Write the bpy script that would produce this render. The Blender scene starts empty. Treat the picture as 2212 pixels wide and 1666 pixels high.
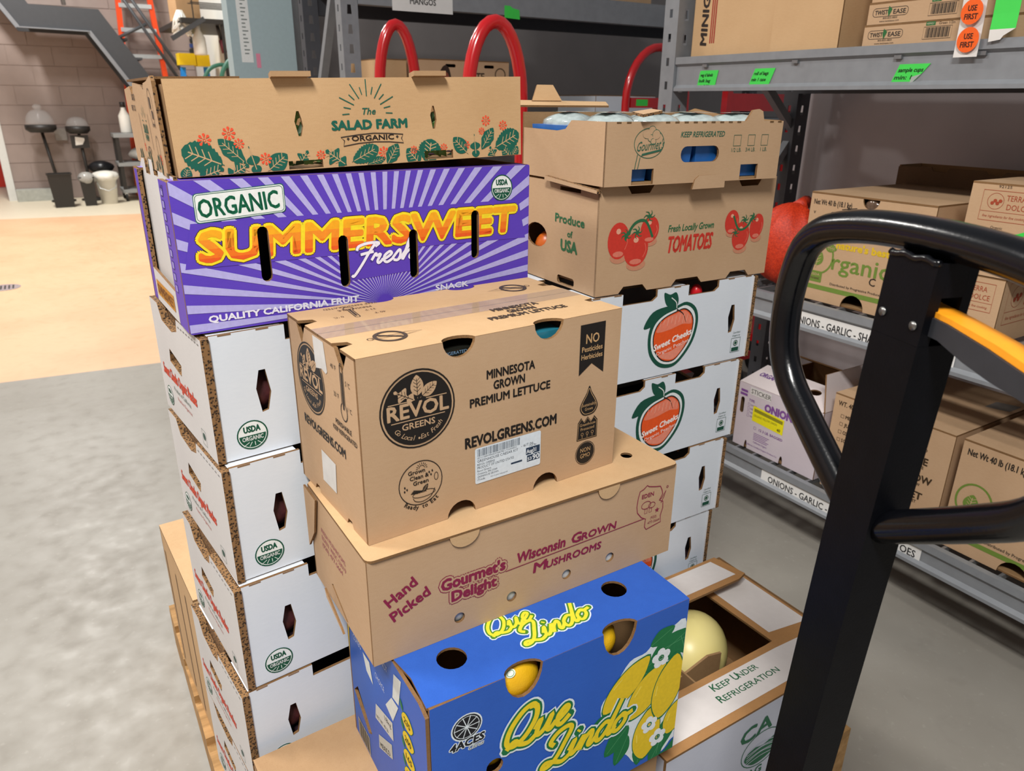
import bpy, math, random
from math import sin, cos, pi, radians, sqrt, atan2, hypot
from mathutils import Vector, Matrix
from mathutils.geometry import tessellate_polygon
random.seed(7)
SC = bpy.context.scene
COL = SC.collection

# ---------------------------------------------------------------- camera
YAW, PITCH, ROLL, CAM_H, FPX = radians(31.82), radians(21.23), radians(.52), 1.441, 1582.0
cd = bpy.data.cameras.new('camera'); cam = bpy.data.objects.new('camera', cd); COL.objects.link(cam)
fh = Vector((sin(YAW), cos(YAW), 0)); rt = Vector((cos(YAW), -sin(YAW), 0)); up = Vector((0, 0, 1))
FWD = fh * cos(PITCH) - up * sin(PITCH)
UPV = rt.cross(FWD)
R2 = rt * cos(ROLL) + UPV * sin(ROLL); U2 = UPV * cos(ROLL) - rt * sin(ROLL)
mw = Matrix.Identity(4)
for i in range(3):
    mw[i][0], mw[i][1], mw[i][2] = R2[i], U2[i], -FWD[i]
mw[2][3] = CAM_H
cam.matrix_world = mw
cd.sensor_width = 36; cd.lens = FPX / 2212 * 36; cd.clip_start = .02; cd.clip_end = 80
cd.dof.use_dof = True; cd.dof.focus_distance = 1.15; cd.dof.aperture_fstop = 9.0
SC.camera = cam

# ---------------------------------------------------------------- world, lamps, exposure
SC.view_settings.view_transform = 'Standard'; SC.view_settings.look = 'None'
SC.view_settings.exposure = 0.0; SC.view_settings.gamma = 1.0
wd = bpy.data.worlds.new('World'); SC.world = wd; wd.use_nodes = True
bg = wd.node_tree.nodes['Background']; bg.inputs[0].default_value = (.93, .96, 1.0, 1); bg.inputs[1].default_value = .21

def area(name, loc, sx, sy, power, col=(1, .97, .92), rot=(0, 0, 0)):
    l = bpy.data.lights.new(name, 'AREA'); l.shape = 'RECTANGLE'; l.size = sx; l.size_y = sy
    l.energy = power; l.color = col
    o = bpy.data.objects.new(name, l); COL.objects.link(o); o.location = loc; o.rotation_euler = rot
    return o
area('ceiling_lamp', (-.80, -.75, 3.65), .35, 1.2, 178, (1, .975, .935))
area('ceiling_lamp', (-1.7, 2.6, 4.4), .35, 1.2, 120)
area('ceiling_lamp', (-.6, 6.8, 5.2), .4, 1.3, 235)
area('ceiling_lamp', (-.2, 10.6, 5.2), .4, 1.3, 285)

# ---------------------------------------------------------------- materials
def lin(h):
    h = h.lstrip('#'); c = [int(h[i:i+2], 16) / 255 for i in (0, 2, 4)]
    return tuple(x / 12.92 if x <= .04045 else ((x + .055) / 1.055) ** 2.4 for x in c) + (1,)
MATS = {}
def mat(name, col, rough=.6, var=.0, scale=30, metal=0, bump=0, bscale=200, stretch=(1, 1, 1), col2=None, spec=.5, trans=0, alpha=1, coat=0, emit=0):
    if name in MATS: return MATS[name]
    m = bpy.data.materials.new(name); m.use_nodes = True; nt = m.node_tree; n = nt.nodes; lk = nt.links
    b = n['Principled BSDF']; c = lin(col)
    b.inputs['Base Color'].default_value = c; b.inputs['Roughness'].default_value = rough
    b.inputs['Metallic'].default_value = metal; b.inputs['Specular IOR Level'].default_value = spec
    b.inputs['Transmission Weight'].default_value = trans; b.inputs['Alpha'].default_value = alpha
    b.inputs['Coat Weight'].default_value = coat
    tc = n.new('ShaderNodeTexCoord'); mp = n.new('ShaderNodeMapping'); mp.inputs['Scale'].default_value = stretch
    lk.new(tc.outputs['Object'], mp.inputs[0])
    nz = n.new('ShaderNodeTexNoise'); nz.inputs['Scale'].default_value = scale; nz.inputs['Detail'].default_value = 4
    lk.new(mp.outputs[0], nz.inputs['Vector'])
    mx = n.new('ShaderNodeMix'); mx.data_type = 'RGBA'
    d = lin(col2) if col2 else tuple(x * (1 - var) for x in c[:3]) + (1,)
    mx.inputs[6].default_value = c; mx.inputs[7].default_value = d
    rp = n.new('ShaderNodeMapRange'); rp.inputs[1].default_value = .3; rp.inputs[2].default_value = .7
    lk.new(nz.outputs[0], rp.inputs[0]); lk.new(rp.outputs[0], mx.inputs[0]); lk.new(mx.outputs[2], b.inputs['Base Color'])
    if bump:
        n2 = n.new('ShaderNodeTexNoise'); n2.inputs['Scale'].default_value = bscale; n2.inputs['Detail'].default_value = 3
        lk.new(mp.outputs[0], n2.inputs['Vector'])
        bp = n.new('ShaderNodeBump'); bp.inputs['Strength'].default_value = bump; bp.inputs['Distance'].default_value = .002
        lk.new(n2.outputs[0], bp.inputs['Height']); lk.new(bp.outputs[0], b.inputs['Normal'])
    if emit:
        b.inputs['Emission Color'].default_value = c; b.inputs['Emission Strength'].default_value = emit
    MATS[name] = m
    return m

def card(name, col, dark, speck=.25, rough=.75):
    """kraft board: fine horizontal fibres, fine specks and slow mottling"""
    if name in MATS: return MATS[name]
    m = bpy.data.materials.new(name); m.use_nodes = True; nt = m.node_tree; n = nt.nodes; lk = nt.links
    b = n['Principled BSDF']; b.inputs['Roughness'].default_value = rough; b.inputs['Specular IOR Level'].default_value = .25
    tc = n.new('ShaderNodeTexCoord')
    def nz(scale, st, det):
        mp = n.new('ShaderNodeMapping'); mp.inputs['Scale'].default_value = st; lk.new(tc.outputs['Object'], mp.inputs[0])
        q = n.new('ShaderNodeTexNoise'); q.inputs['Scale'].default_value = scale; q.inputs['Detail'].default_value = det
        lk.new(mp.outputs[0], q.inputs['Vector']); return q
    a1 = nz(7, (1, 1, 1), 3); a2 = nz(330, (.22, .22, 1), 2); a3 = nz(900, (1, 1, 1), 1)
    def mr(src, lo, hi, o0, o1):
        r = n.new('ShaderNodeMapRange'); r.inputs[1].default_value = lo; r.inputs[2].default_value = hi
        r.inputs[3].default_value = o0; r.inputs[4].default_value = o1; lk.new(src.outputs[0], r.inputs[0]); return r
    def add(x, y):
        s = n.new('ShaderNodeMath'); s.operation = 'ADD'; lk.new(x.outputs[0], s.inputs[0]); lk.new(y.outputs[0], s.inputs[1]); return s
    s = add(add(mr(a1, .3, .7, 0, .35), mr(a2, .35, .65, 0, .13)), mr(a3, .55, .75, 0, speck * 1.5))
    mx = n.new('ShaderNodeMix'); mx.data_type = 'RGBA'; mx.inputs[6].default_value = lin(col); mx.inputs[7].default_value = lin(dark)
    lk.new(s.outputs[0], mx.inputs[0]); lk.new(mx.outputs[2], b.inputs['Base Color'])
    bp = n.new('ShaderNodeBump'); bp.inputs['Strength'].default_value = .06; bp.inputs['Distance'].default_value = .001
    lk.new(a2.outputs[0], bp.inputs['Height']); lk.new(bp.outputs[0], b.inputs['Normal'])
    MATS[name] = m
    return m

def flute(name, col, dark, scale=260):
    """cut edge of corrugated board: zig-zag flutes between the liners"""
    m = bpy.data.materials.new(name); m.use_nodes = True; nt = m.node_tree; n = nt.nodes; lk = nt.links
    b = n['Principled BSDF']; b.inputs['Roughness'].default_value = .9
    tc = n.new('ShaderNodeTexCoord')
    v = n.new('ShaderNodeTexVoronoi'); v.inputs['Scale'].default_value = scale; lk.new(tc.outputs['Object'], v.inputs['Vector'])
    r = n.new('ShaderNodeMapRange'); r.inputs[1].default_value = .25; r.inputs[2].default_value = .55; lk.new(v.outputs['Distance'], r.inputs[0])
    mx = n.new('ShaderNodeMix'); mx.data_type = 'RGBA'; mx.inputs[6].default_value = lin(dark); mx.inputs[7].default_value = lin(col)
    lk.new(r.outputs[0], mx.inputs[0]); lk.new(mx.outputs[2], b.inputs['Base Color'])
    MATS[name] = m
    return m

KRAFT = card('kraft_board', '#c3a382', '#af8d6a')
KRAFT2 = card('kraft_board_dark', '#b7956f', '#a07c58')
KRAFT3 = card('kraft_board_pale', '#cdab82', '#b89369')
KIN = card('kraft_inside', '#a5835c', '#866544')
WHITE = card('white_board', '#dfe6ee', '#d0d8e2', .1, .55)
GREYW = card('grey_white_board', '#d6d4d3', '#c6c3c2', .15, .6)
FLUTE = flute('flute_edge', '#86633d', '#1f1309')
CUT = card('cut_edge', '#8a6844', '#553b22', .4)
def ink(col, rough=.55):
    return mat('ink_' + col.lstrip('#'), col, rough, var=.10, scale=160, spec=.3)

# ---------------------------------------------------------------- mesh builder
def frame_from(d):
    d = d.normalized(); a = Vector((0, 0, 1)) if abs(d.z) < .9 else Vector((1, 0, 0))
    x = a.cross(d).normalized(); return x, d.cross(x)
class MB:
    def __init__(s): s.v = []; s.f = []; s.m = []
    def add(s, vs, fs, mi=0):
        k = len(s.v); s.v += [tuple(p) for p in vs]
        for f in fs: s.f.append([k + i for i in f]); s.m.append(mi)
        return s
    def box(s, x0, x1, y0, y1, z0, z1, mi=0):
        vs = [(x, y, z) for z in (z0, z1) for y in (y0, y1) for x in (x0, x1)]
        return s.add(vs, [(0, 2, 3, 1), (4, 5, 7, 6), (0, 1, 5, 4), (2, 6, 7, 3), (0, 4, 6, 2), (1, 3, 7, 5)], mi)
    def bar(s, a, b, w, h, mi=0, upv=None):
        """rectangular bar from a to b"""
        a, b = Vector(a), Vector(b); d = (b - a).normalized()
        if upv is None: x, y = frame_from(d)
        else:
            x = d.cross(Vector(upv)).normalized(); y = x.cross(d)
        vs = [p + x * (i * w / 2) + y * (j * h / 2) for p in (a, b) for i, j in ((-1, -1), (1, -1), (1, 1), (-1, 1))]
        return s.add(vs, [(3, 2, 1, 0), (4, 5, 6, 7), (0, 1, 5, 4), (1, 2, 6, 5), (2, 3, 7, 6), (3, 0, 4, 7)], mi)
    def tube(s, pts, r, seg=12, mi=0, closed=False):
        pts = [Vector(p) for p in pts]; n = len(pts); rr = r if isinstance(r, (list, tuple)) else [r] * n
        vs = []; px = None
        for i in range(n):
            d = (pts[(i + 1) % n] - pts[i - 1]) if closed else (pts[min(i + 1, n - 1)] - pts[max(i - 1, 0)])
            d = d.normalized()
            if px is None: px, _ = frame_from(d)
            px = (px - d * px.dot(d)).normalized(); py = d.cross(px)
            vs += [pts[i] + (px * cos(2 * pi * k / seg) + py * sin(2 * pi * k / seg)) * rr[i] for k in range(seg)]
        fs = []
        for i in range(n if closed else n - 1):
            j = (i + 1) % n
            for k in range(seg):
                l = (k + 1) % seg; fs.append((i * seg + k, i * seg + l, j * seg + l, j * seg + k))
        if not closed:
            fs.append(tuple(range(seg))[::-1]); fs.append(tuple((n - 1) * seg + k for k in range(seg)))
        return s.add(vs, fs, mi)
    def lathe(s, prof, seg=24, c=(0, 0, 0), mi=0):
        vs = []; fs = []; n = len(prof)
        for r, z in prof:
            vs += [(c[0] + r * cos(2 * pi * k / seg), c[1] + r * sin(2 * pi * k / seg), c[2] + z) for k in range(seg)]
        for i in range(n - 1):
            for k in range(seg):
                l = (k + 1) % seg; fs.append((i * seg + k, i * seg + l, (i + 1) * seg + l, (i + 1) * seg + k))
        if prof[0][0] > 1e-5: fs.append(tuple(range(seg))[::-1])
        if prof[-1][0] > 1e-5: fs.append(tuple((n - 1) * seg + k for k in range(seg)))
        return s.add(vs, fs, mi)
    def blob(s, c, rx, ry, rz, seg=16, rings=10, amp=0, seed=0, mi=0, freq=3):
        rnd = random.Random(seed); ph = [rnd.uniform(0, 6.28) for _ in range(6)]
        vs = []; fs = []
        for i in range(rings + 1):
            t = pi * i / rings
            for k in range(seg):
                a = 2 * pi * k / seg
                q = 1 + amp * (sin(freq * a + ph[0] + 2 * t) * sin(2 * t + ph[1]) + .6 * sin(freq * 2 * a + ph[2]) * sin(3 * t + ph[3])) * sin(t)
                vs.append((c[0] + rx * q * sin(t) * cos(a), c[1] + ry * q * sin(t) * sin(a), c[2] + rz * q * cos(t)))
        for i in range(rings):
            for k in range(seg):
                l = (k + 1) % seg; fs.append((i * seg + k, (i + 1) * seg + k, (i + 1) * seg + l, i * seg + l))
        return s.add(vs, fs, mi)
    def prism(s, outline, holes, fr, t, mo=0, mi=1, me=2):
        """flat board: outline with holes in the (u,v) plane of frame fr, thickness t behind it"""
        o, u, v, nn = fr
        loops = [list(outline)] + [list(h) for h in holes]
        def area2(l): return sum(l[i - 1][0] * l[i][1] - l[i][0] * l[i - 1][1] for i in range(len(l)))
        if area2(loops[0]) < 0: loops[0].reverse()
        for l in loops[1:]:
            if area2(l) > 0: l.reverse()
        flat = [p for l in loops for p in l]
        tris = tessellate_polygon([[Vector((p[0], p[1], 0)) for p in l] for l in loops])
        P = [o + u * p[0] + v * p[1] for p in flat]; Q = [p - nn * t for p in P]
        k = len(P); ff = []; fb = []
        for a, b, c in tris:
            ar = (flat[b][0] - flat[a][0]) * (flat[c][1] - flat[a][1]) - (flat[c][0] - flat[a][0]) * (flat[b][1] - flat[a][1])
            if abs(ar) < 1e-12: continue
            if ar < 0: a, c = c, a
            ff.append((a, b, c)); fb.append((c + k, b + k, a + k))
        fe = []; st = 0
        for l in loops:
            m = len(l)
            for i in range(m): j = (i + 1) % m; fe.append((st + i, st + i + k, st + j + k, st + j))
            st += m
        base = len(s.v); s.v += [tuple(p) for p in P + Q]
        for fs, mm in ((ff, mo), (fb, mi), (fe, me)):
            for f in fs: s.f.append([base + i for i in f]); s.m.append(mm)
        return s
    def build(s, name, mats, parent=None, smooth=False, loc=None, rot=None):
        me = bpy.data.meshes.new(name); me.from_pydata(s.v, [], s.f)
        if not isinstance(mats, (list, tuple)): mats = [mats]
        for m in mats: me.materials.append(m)
        me.polygons.foreach_set('material_index', [min(i, len(mats) - 1) for i in s.m])
        if smooth: me.polygons.foreach_set('use_smooth', [True] * len(me.polygons))
        me.update()
        o = bpy.data.objects.new(name, me); COL.objects.link(o)
        if parent: o.parent = parent
        if loc is not None: o.location = loc
        if rot is not None: o.rotation_euler = rot
        return o
def tag(o, label, cat=None, group=None, kind=None):
    if label: o['label'] = label
    if cat: o['category'] = cat
    if group: o['group'] = group
    if kind: o['kind'] = kind
    return o
def thing(name, label, cat, loc=(0, 0, 0), rz=0, group=None, rot=None):
    o = bpy.data.objects.new(name, None); COL.objects.link(o); o.location = loc
    o.rotation_euler = rot if rot else (0, 0, rz); o.empty_display_size = .05
    return tag(o, label, cat, group)
def copy_tree(o, parent=None):
    c = o.copy(); COL.objects.link(c); c.parent = parent
    for ch in o.children: copy_tree(ch, c)
    return c
def struct(o): o['kind'] = 'structure'; return o

# ---------------------------------------------------------------- 2-D print
def cr(pts, n=6, closed=False):
    """Catmull-Rom through the points"""
    P = [Vector((p[0], p[1])) for p in pts]; m = len(P); out = []
    rng = range(m if closed else m - 1)
    for i in rng:
        if closed: a, b, c, d = P[i - 1], P[i], P[(i + 1) % m], P[(i + 2) % m]
        else: a, b, c, d = P[max(i - 1, 0)], P[i], P[i + 1], P[min(i + 2, m - 1)]
        for k in range(n):
            t = k / n
            q = .5 * (2 * b + (c - a) * t + (2 * a - 5 * b + 4 * c - d) * t * t + (3 * b - a - 3 * c + d) * t ** 3)
            out.append((q.x, q.y))
    if not closed: out.append((P[-1].x, P[-1].y))
    return out
def ell(cx, cy, rx, ry=None, n=28, a0=0, a1=2 * pi):
    ry = ry or rx; full = abs(a1 - a0 - 2 * pi) < 1e-6
    return [(cx + rx * cos(a0 + (a1 - a0) * k / n), cy + ry * sin(a0 + (a1 - a0) * k / n)) for k in range(n if full else n + 1)]
def rrect(x0, y0, x1, y1, r, n=4):
    out = []
    for cx, cy, a in ((x1 - r, y0 + r, -pi / 2), (x1 - r, y1 - r, 0), (x0 + r, y1 - r, pi / 2), (x0 + r, y0 + r, pi)):
        out += [(cx + r * cos(a + pi / 2 * k / n), cy + r * sin(a + pi / 2 * k / n)) for k in range(n + 1)]
    return out
def rect(x0, y0, x1, y1): return [(x0, y0), (x1, y0), (x1, y1), (x0, y1)]
def split(poly, ax, ay, bx, by):
    """(inside, outside) parts of a convex polygon about the line a->b, inside on the left"""
    def side(p): return (bx - ax) * (p[1] - ay) - (by - ay) * (p[0] - ax)
    ins, out = [], []
    for i in range(len(poly)):
        p, q = poly[i - 1], poly[i]; sp, sq = side(p), side(q)
        if sp * sq < 0:
            t = sp / (sp - sq); x = (p[0] + (q[0] - p[0]) * t, p[1] + (q[1] - p[1]) * t); ins.append(x); out.append(x)
        if sq >= 0: ins.append(q)
        if sq <= 0: out.append(q)
    return (ins if len(ins) > 2 else None), (out if len(out) > 2 else None)
def bb(p): return min(q[0] for q in p), min(q[1] for q in p), max(q[0] for q in p), max(q[1] for q in p)
def subtract(poly, hole):
    a, h = bb(poly), bb(hole)
    if a[2] <= h[0] or a[0] >= h[2] or a[3] <= h[1] or a[1] >= h[3]: return [poly]
    res = []; cur = poly
    for i in range(len(hole)):
        p, q = hole[i - 1], hole[i]
        ins, out = split(cur, p[0], p[1], q[0], q[1])
        if out: res.append(out)
        if not ins: break
        cur = ins
    return res
def ccw(l):
    s = sum(l[i - 1][0] * l[i][1] - l[i][0] * l[i - 1][1] for i in range(len(l)))
    return list(l) if s > 0 else list(l)[::-1]
def clip_rect(poly, r):
    x0, y0, x1, y1 = r; b = bb(poly)
    if b[0] >= x0 and b[1] >= y0 and b[2] <= x1 and b[3] <= y1: return poly
    for a in ((x0, y0, x1, y0), (x1, y0, x1, y1), (x1, y1, x0, y1), (x0, y1, x0, y0)):
        poly, _ = split(poly, *a)
        if not poly: return None
    return poly
_gl = {}
def glyphs(s, bold):
    """triangulated lettering, cap height 1, baseline 0; returns (triangles, width)"""
    k = (s, bold)
    if k in _gl: return _gl[k]
    c = bpy.data.curves.new('t', 'FONT'); c.body = s; c.size = 1; c.resolution_u = 2; c.offset = bold; c.fill_mode = 'FRONT'
    o = bpy.data.objects.new('t', c); me = bpy.data.meshes.new_from_object(o)
    me.calc_loop_triangles(); V = [(v.co.x, v.co.y) for v in me.vertices]
    T = [[V[i] for i in t.vertices] for t in me.loop_triangles]
    bpy.data.meshes.remove(me); bpy.data.objects.remove(o); bpy.data.curves.remove(c)
    if not V: r = ([], .3)
    else:
        ch = CAPH if 'CAPH' in globals() else 1
        x0 = min(p[0] for p in V); x1 = max(p[0] for p in V)
        r = ([[((p[0] - x0) / ch, p[1] / ch) for p in t] for t in T], (x1 - x0) / ch)
    _gl[k] = r
    return r
_t, _ = glyphs('H', 0); CAPH = max(p[1] for t in _t for p in t); _gl.clear()

class Ink:
    def __init__(s): s.it = []
    def conv(s, poly, col, L=0): s.it.append((ccw(poly), col, L)); return s
    def poly(s, pts, col, L=0, holes=()):
        loops = [list(pts)] + [list(h) for h in holes]; flat = [p for l in loops for p in l]
        for t in tessellate_polygon([[Vector((p[0], p[1], 0)) for p in l] for l in loops]):
            q = [flat[i] for i in t]
            if abs((q[1][0] - q[0][0]) * (q[2][1] - q[0][1]) - (q[2][0] - q[0][0]) * (q[1][1] - q[0][1])) > 1e-11: s.conv(q, col, L)
        return s
    def stroke(s, pts, w, col, L=0, closed=False, taper=None):
        n = len(pts); l = []; r = []
        for i in range(n):
            a = pts[i - 1] if (closed or i > 0) else pts[i]; b = pts[(i + 1) % n] if (closed or i < n - 1) else pts[i]
            dx, dy = b[0] - a[0], b[1] - a[1]; d = hypot(dx, dy) or 1
            ww = w / 2 * (taper(i / max(n - 1, 1)) if taper else 1)
            l.append((pts[i][0] - dy / d * ww, pts[i][1] + dx / d * ww)); r.append((pts[i][0] + dy / d * ww, pts[i][1] - dx / d * ww))
        for i in range(n if closed else n - 1):
            j = (i + 1) % n; s.conv([l[i], r[i], r[j]], col, L); s.conv([l[i], r[j], l[j]], col, L)
        return s
    def text(s, t, x, y, h, col, L=1, al='l', bold=.0, sx=1, shear=0, rot=0, fit=None, arc=None, grad=None, sy=1, flip=False, fat=0, nf=6):
        tr, w = glyphs(t, 0)
        fr_ = fat or bold * h * 1.5
        offs = [(0, 0)] + ([(fr_ * cos(2 * pi * i / nf), fr_ * sin(2 * pi * i / nf)) for i in range(nf)] if fr_ else [])
        if fit: sx = fit / (w * h)
        W = w * h * sx; off = {'l': 0, 'c': -W / 2, 'r': -W}[al]
        cs, sn = cos(rot), sin(rot)
        for q in [(q, e) for e in offs for q in tr]:
            q, e = q; o = []
            for px, py in q:
                a, b = px * h * sx + off + shear * py * h + e[0], py * h * sy + e[1]
                if arc:
                    th = a / arc; a, b = (arc + b) * sin(th), (arc + b) * cos(th) - arc
                if flip: a, b = -a, -b
                o.append((x + a * cs - b * sn, y + a * sn + b * cs))
            if grad:
                cur = ccw(o)
                for lim, c in grad:
                    if not cur: break
                    if lim is None: s.it.append((cur, c, L)); break
                    up_, cur = split(cur, -9, lim, 9, lim)
                    if up_: s.it.append((up_, c, L))
            else: s.conv(o, col, L)
        return s
    def build(s, name, parent, fr, holes=(), clip=None, off=.0004):
        o, u, v, nn = fr; cols = []; mb = MB(); hs = [ccw(h) for h in holes]
        for ii, (poly, col, L) in enumerate(s.it):
            if clip:
                poly = clip_rect(poly, clip)
                if not poly: continue
            ps = [poly]
            for h in hs:
                ps = [r for q in ps for r in subtract(q, h)]
            if col not in cols: cols.append(col)
            k = cols.index(col); d = nn * (off + L * .00012 + (ii % 97) * 1.1e-6)
            for q in ps:
                mb.add([o + u * p[0] + v * p[1] + d for p in q], [tuple(range(len(q)))], k)
        ob = mb.build(name, [ink(c) if isinstance(c, str) else c for c in cols], parent)
        return ob

# ---------------------------------------------------------------- board boxes
def frames(W, D, H):
    X, Y, Z = Vector((1, 0, 0)), Vector((0, 1, 0)), Vector((0, 0, 1))
    return {'front': (Vector((0, 0, 0)), X, Z, -Y), 'left': (Vector((0, D, 0)), -Y, Z, -X), 'right': (Vector((W, 0, 0)), Y, Z, X),
            'back': (Vector((W, D, 0)), -X, Z, Y), 'top': (Vector((0, 0, H)), X, Y, Z)}
def carton(name, label, pos, yaw, W, D, H, mats, cat='box', t=.005, closed=True, holes={}, outl={}, group=None, rot=None, skip=()):
    """open or closed carton, origin at its front left bottom corner; returns root, panels, frames"""
    root = thing(name, label, cat, pos, radians(yaw), group, rot)
    fr = frames(W, D, H); P = {}; hh = H - t if closed else H
    size = {'front': (0, W), 'back': (0, W), 'left': (t, D - t), 'right': (t, D - t)}
    for k in ('front', 'back', 'left', 'right'):
        if k in skip: continue
        a, b = size[k]
        P[k] = MB().prism(outl.get(k, rect(a, 0, b, hh)), holes.get(k, ()), fr[k], t).build(k + '_panel', mats, root)
    f = (Vector((0, 0, t)), Vector((1, 0, 0)), Vector((0, 1, 0)), Vector((0, 0, 1)))
    P['bottom'] = MB().prism(rect(t, t, W - t, D - t), (), f, t, 1, 0, 2).build('bottom_panel', mats, root)
    if closed:
        P['top'] = MB().prism(outl.get('top', rect(0, 0, W, D)), holes.get('top', ()), fr['top'], t).build('top_panel', mats, root)
    return root, P, fr
KM = [KRAFT, KIN, CUT]
# ================================================================ printed motifs
def usda(k, cx, cy, r, L=1, g='#17553f', tilt=0.0, sy=1.0):
    k.poly(ell(cx, cy, r, r * sy), '#eef3f2', L); k.stroke(ell(cx, cy, r * .96, r * .96 * sy), r * .09, g, L + 1, True)
    a = tilt; pts = [(cx + r * .86 * cos(t), cy + r * .86 * sy * sin(t)) for t in [a - pi + (pi) * i / 20 for i in range(21)]]
    k.poly(pts, g, L + 1)
    for q in (-.5, -.15, .2, .55):
        k.stroke([(cx + q * r * .5, cy - r * sy * .48), (cx + q * r * 1.1 - r * .1, cy - r * .80 * sy + abs(q) * r * .2)], r * .045, '#dfeae4', L + 2)
    k.text('USDA', cx, cy + r * .22 * sy, r * .40 * sy, g, L + 2, 'c', .045, fit=r * 1.05)
    k.text('ORGANIC', cx, cy - r * .36 * sy, r * .28 * sy, '#f2f6f4', L + 2, 'c', .03, fit=r * 1.35)
def flower(k, cx, cy, r, col='#ef5838', L=1, n=8):
    for i in range(n):
        a = 2 * pi * i / n
        k.poly([(cx + r * .3 * cos(a), cy + r * .3 * sin(a)), (cx + r * .85 * cos(a - .27), cy + r * .85 * sin(a - .27)), (cx + r * cos(a - .1), cy + r * sin(a - .1)),
                (cx + r * cos(a + .1), cy + r * sin(a + .1)), (cx + r * .85 * cos(a + .27), cy + r * .85 * sin(a + .27))], col, L)
    k.stroke(ell(cx, cy, r * .2, n=10), r * .1, col, L, True)
def leaf(k, x, y, ln, wd, rot, kind, col='#1d5f50', vein='#c9a273', L=1):
    """one printed salad leaf; (x,y) is the stalk end, rot the way it points"""
    P = []; m = 22
    for sd in (1, -1):
        q = []
        for i in range(m + 1):
            t = i / m
            w = {'round': sin(pi * min(1, max(0, (t - .15) / .85)) ** .8) ** .7 if t > .15 else .02,
                 'frill': (sin(pi * t ** 1.25) ** .6) * (1 + .16 * (i % 2)) if t > .05 else .03,
                 'long': sin(pi * t ** 1.1) ** .8 * (1 + .07 * sin(t * 22)),
                 'oak': sin(pi * t) ** .7 * (.62 + .45 * sin(t * 15 - 1.2)),
                 'aru': (.05 if t < .35 else .9 * abs(sin((t - .35) * 9.5)) ** .6 * (1.15 - .6 * t))}[kind]
            q.append((t * ln, sd * max(w, .02) * wd / 2))
        P += q if sd > 0 else q[::-1]
    cs, sn = cos(rot), sin(rot)
    def tf(p): return (x + p[0] * cs - p[1] * sn, y + p[0] * sn + p[1] * cs)
    k.poly([tf(p) for p in P], col, L)
    k.stroke([tf((ln * .08, 0)), tf((ln * .85, 0))], wd * .045, vein, L + 1)
    if kind != 'aru':
        for t in (.3, .45, .6, .74):
            for sd in (1, -1): k.stroke([tf((ln * t, 0)), tf((ln * (t + .13), sd * wd * .27))], wd * .035, vein, L + 1)
SCRIPT = {  # centre lines of the script capitals and letters, x-height 0.45, cap 1
    'Q': [[(.62, .86), (.50, .98), (.28, .90), (.08, .58), (.06, .22), (.26, .04), (.52, .18), (.68, .55), (.62, .88), (.44, .94)], [(.10, .02), (.26, .16), (.42, .02), (.64, -.05), (.80, .06)]],
    'L': [[(.20, .58), (.08, .72), (.20, .92), (.44, .99), (.56, .86), (.47, .52), (.36, .20), (.20, .02), (.03, .03), (.08, .15), (.30, .08), (.54, -.04), (.76, .10)]],
    'F': [[(.06, .70), (.10, .88), (.38, .97), (.72, .92), (.62, .78)], [(.60, .90), (.46, .55), (.30, .05), (.12, -.40), (.04, -.36)], [(.20, .50), (.40, .54), (.60, .56)]],
    'u': [[(.0, .22), (.10, .44), (.07, .14), (.14, .02), (.28, .14), (.38, .44), (.34, .12), (.42, .02), (.54, .18)]],
    'e': [[(.0, .14), (.16, .20), (.30, .36), (.22, .46), (.08, .30), (.10, .08), (.22, .0), (.40, .16)]],
    'i': [[(.0, .18), (.10, .44), (.06, .12), (.13, .02), (.25, .18)], [(.13, .62), (.16, .66)]],
    'n': [[(.0, .18), (.10, .42), (.06, .02), (.14, .28), (.28, .44), (.32, .30), (.28, .10), (.34, .02), (.46, .18)]],
    'd': [[(.34, .40), (.20, .46), (.04, .28), (.06, .06), (.16, .0), (.30, .18), (.44, .62), (.52, .96), (.42, .50), (.36, .12), (.42, .02), (.54, .18)]],
    'o': [[(.22, .45), (.06, .30), (.06, .06), (.18, .0), (.32, .16), (.32, .36), (.22, .45), (.30, .36), (.50, .40)]],
    'r': [[(.0, .18), (.10, .46), (.14, .36), (.26, .40), (.20, .12), (.26, .02), (.38, .18)]],
    's': [[(.0, .14), (.18, .48), (.24, .22), (.18, .02), (.04, .06)], [(.18, .02), (.34, .18)]],
    'h': [[(.0, .18), (.22, .74), (.26, .96), (.16, .92), (.10, .50), (.04, .0), (.14, .30), (.28, .44), (.30, .28), (.26, .08), (.34, .02), (.46, .18)]]}
ADV = {'Q': .74, 'L': .66, 'F': .58, 'u': .50, 'e': .36, 'i': .24, 'n': .44, 'd': .46, 'o': .42, 'r': .32, 's': .30, 'h': .44}
def script(k, s, x, y, h, layers, rot=0, shear=.25, sx=1.0):
    cs, sn = cos(rot), sin(rot)
    for ch in s:
        for ln in SCRIPT[ch]:
            pts = []
            for a, b in cr(ln, 5):
                a, b = a * h * sx + shear * b * h, b * h
                pts.append((x + a * cs - b * sn, y + a * sn + b * cs))
            for w, col, L in layers:
                k.stroke(pts, w * h, col, L)
                if w > .16:
                    for e in (pts[0], pts[-1]): k.poly(ell(e[0], e[1], w * h / 2, n=8), col, L)
        x += ADV[ch] * h * sx * cs; y += ADV[ch] * h * sx * sn
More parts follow.
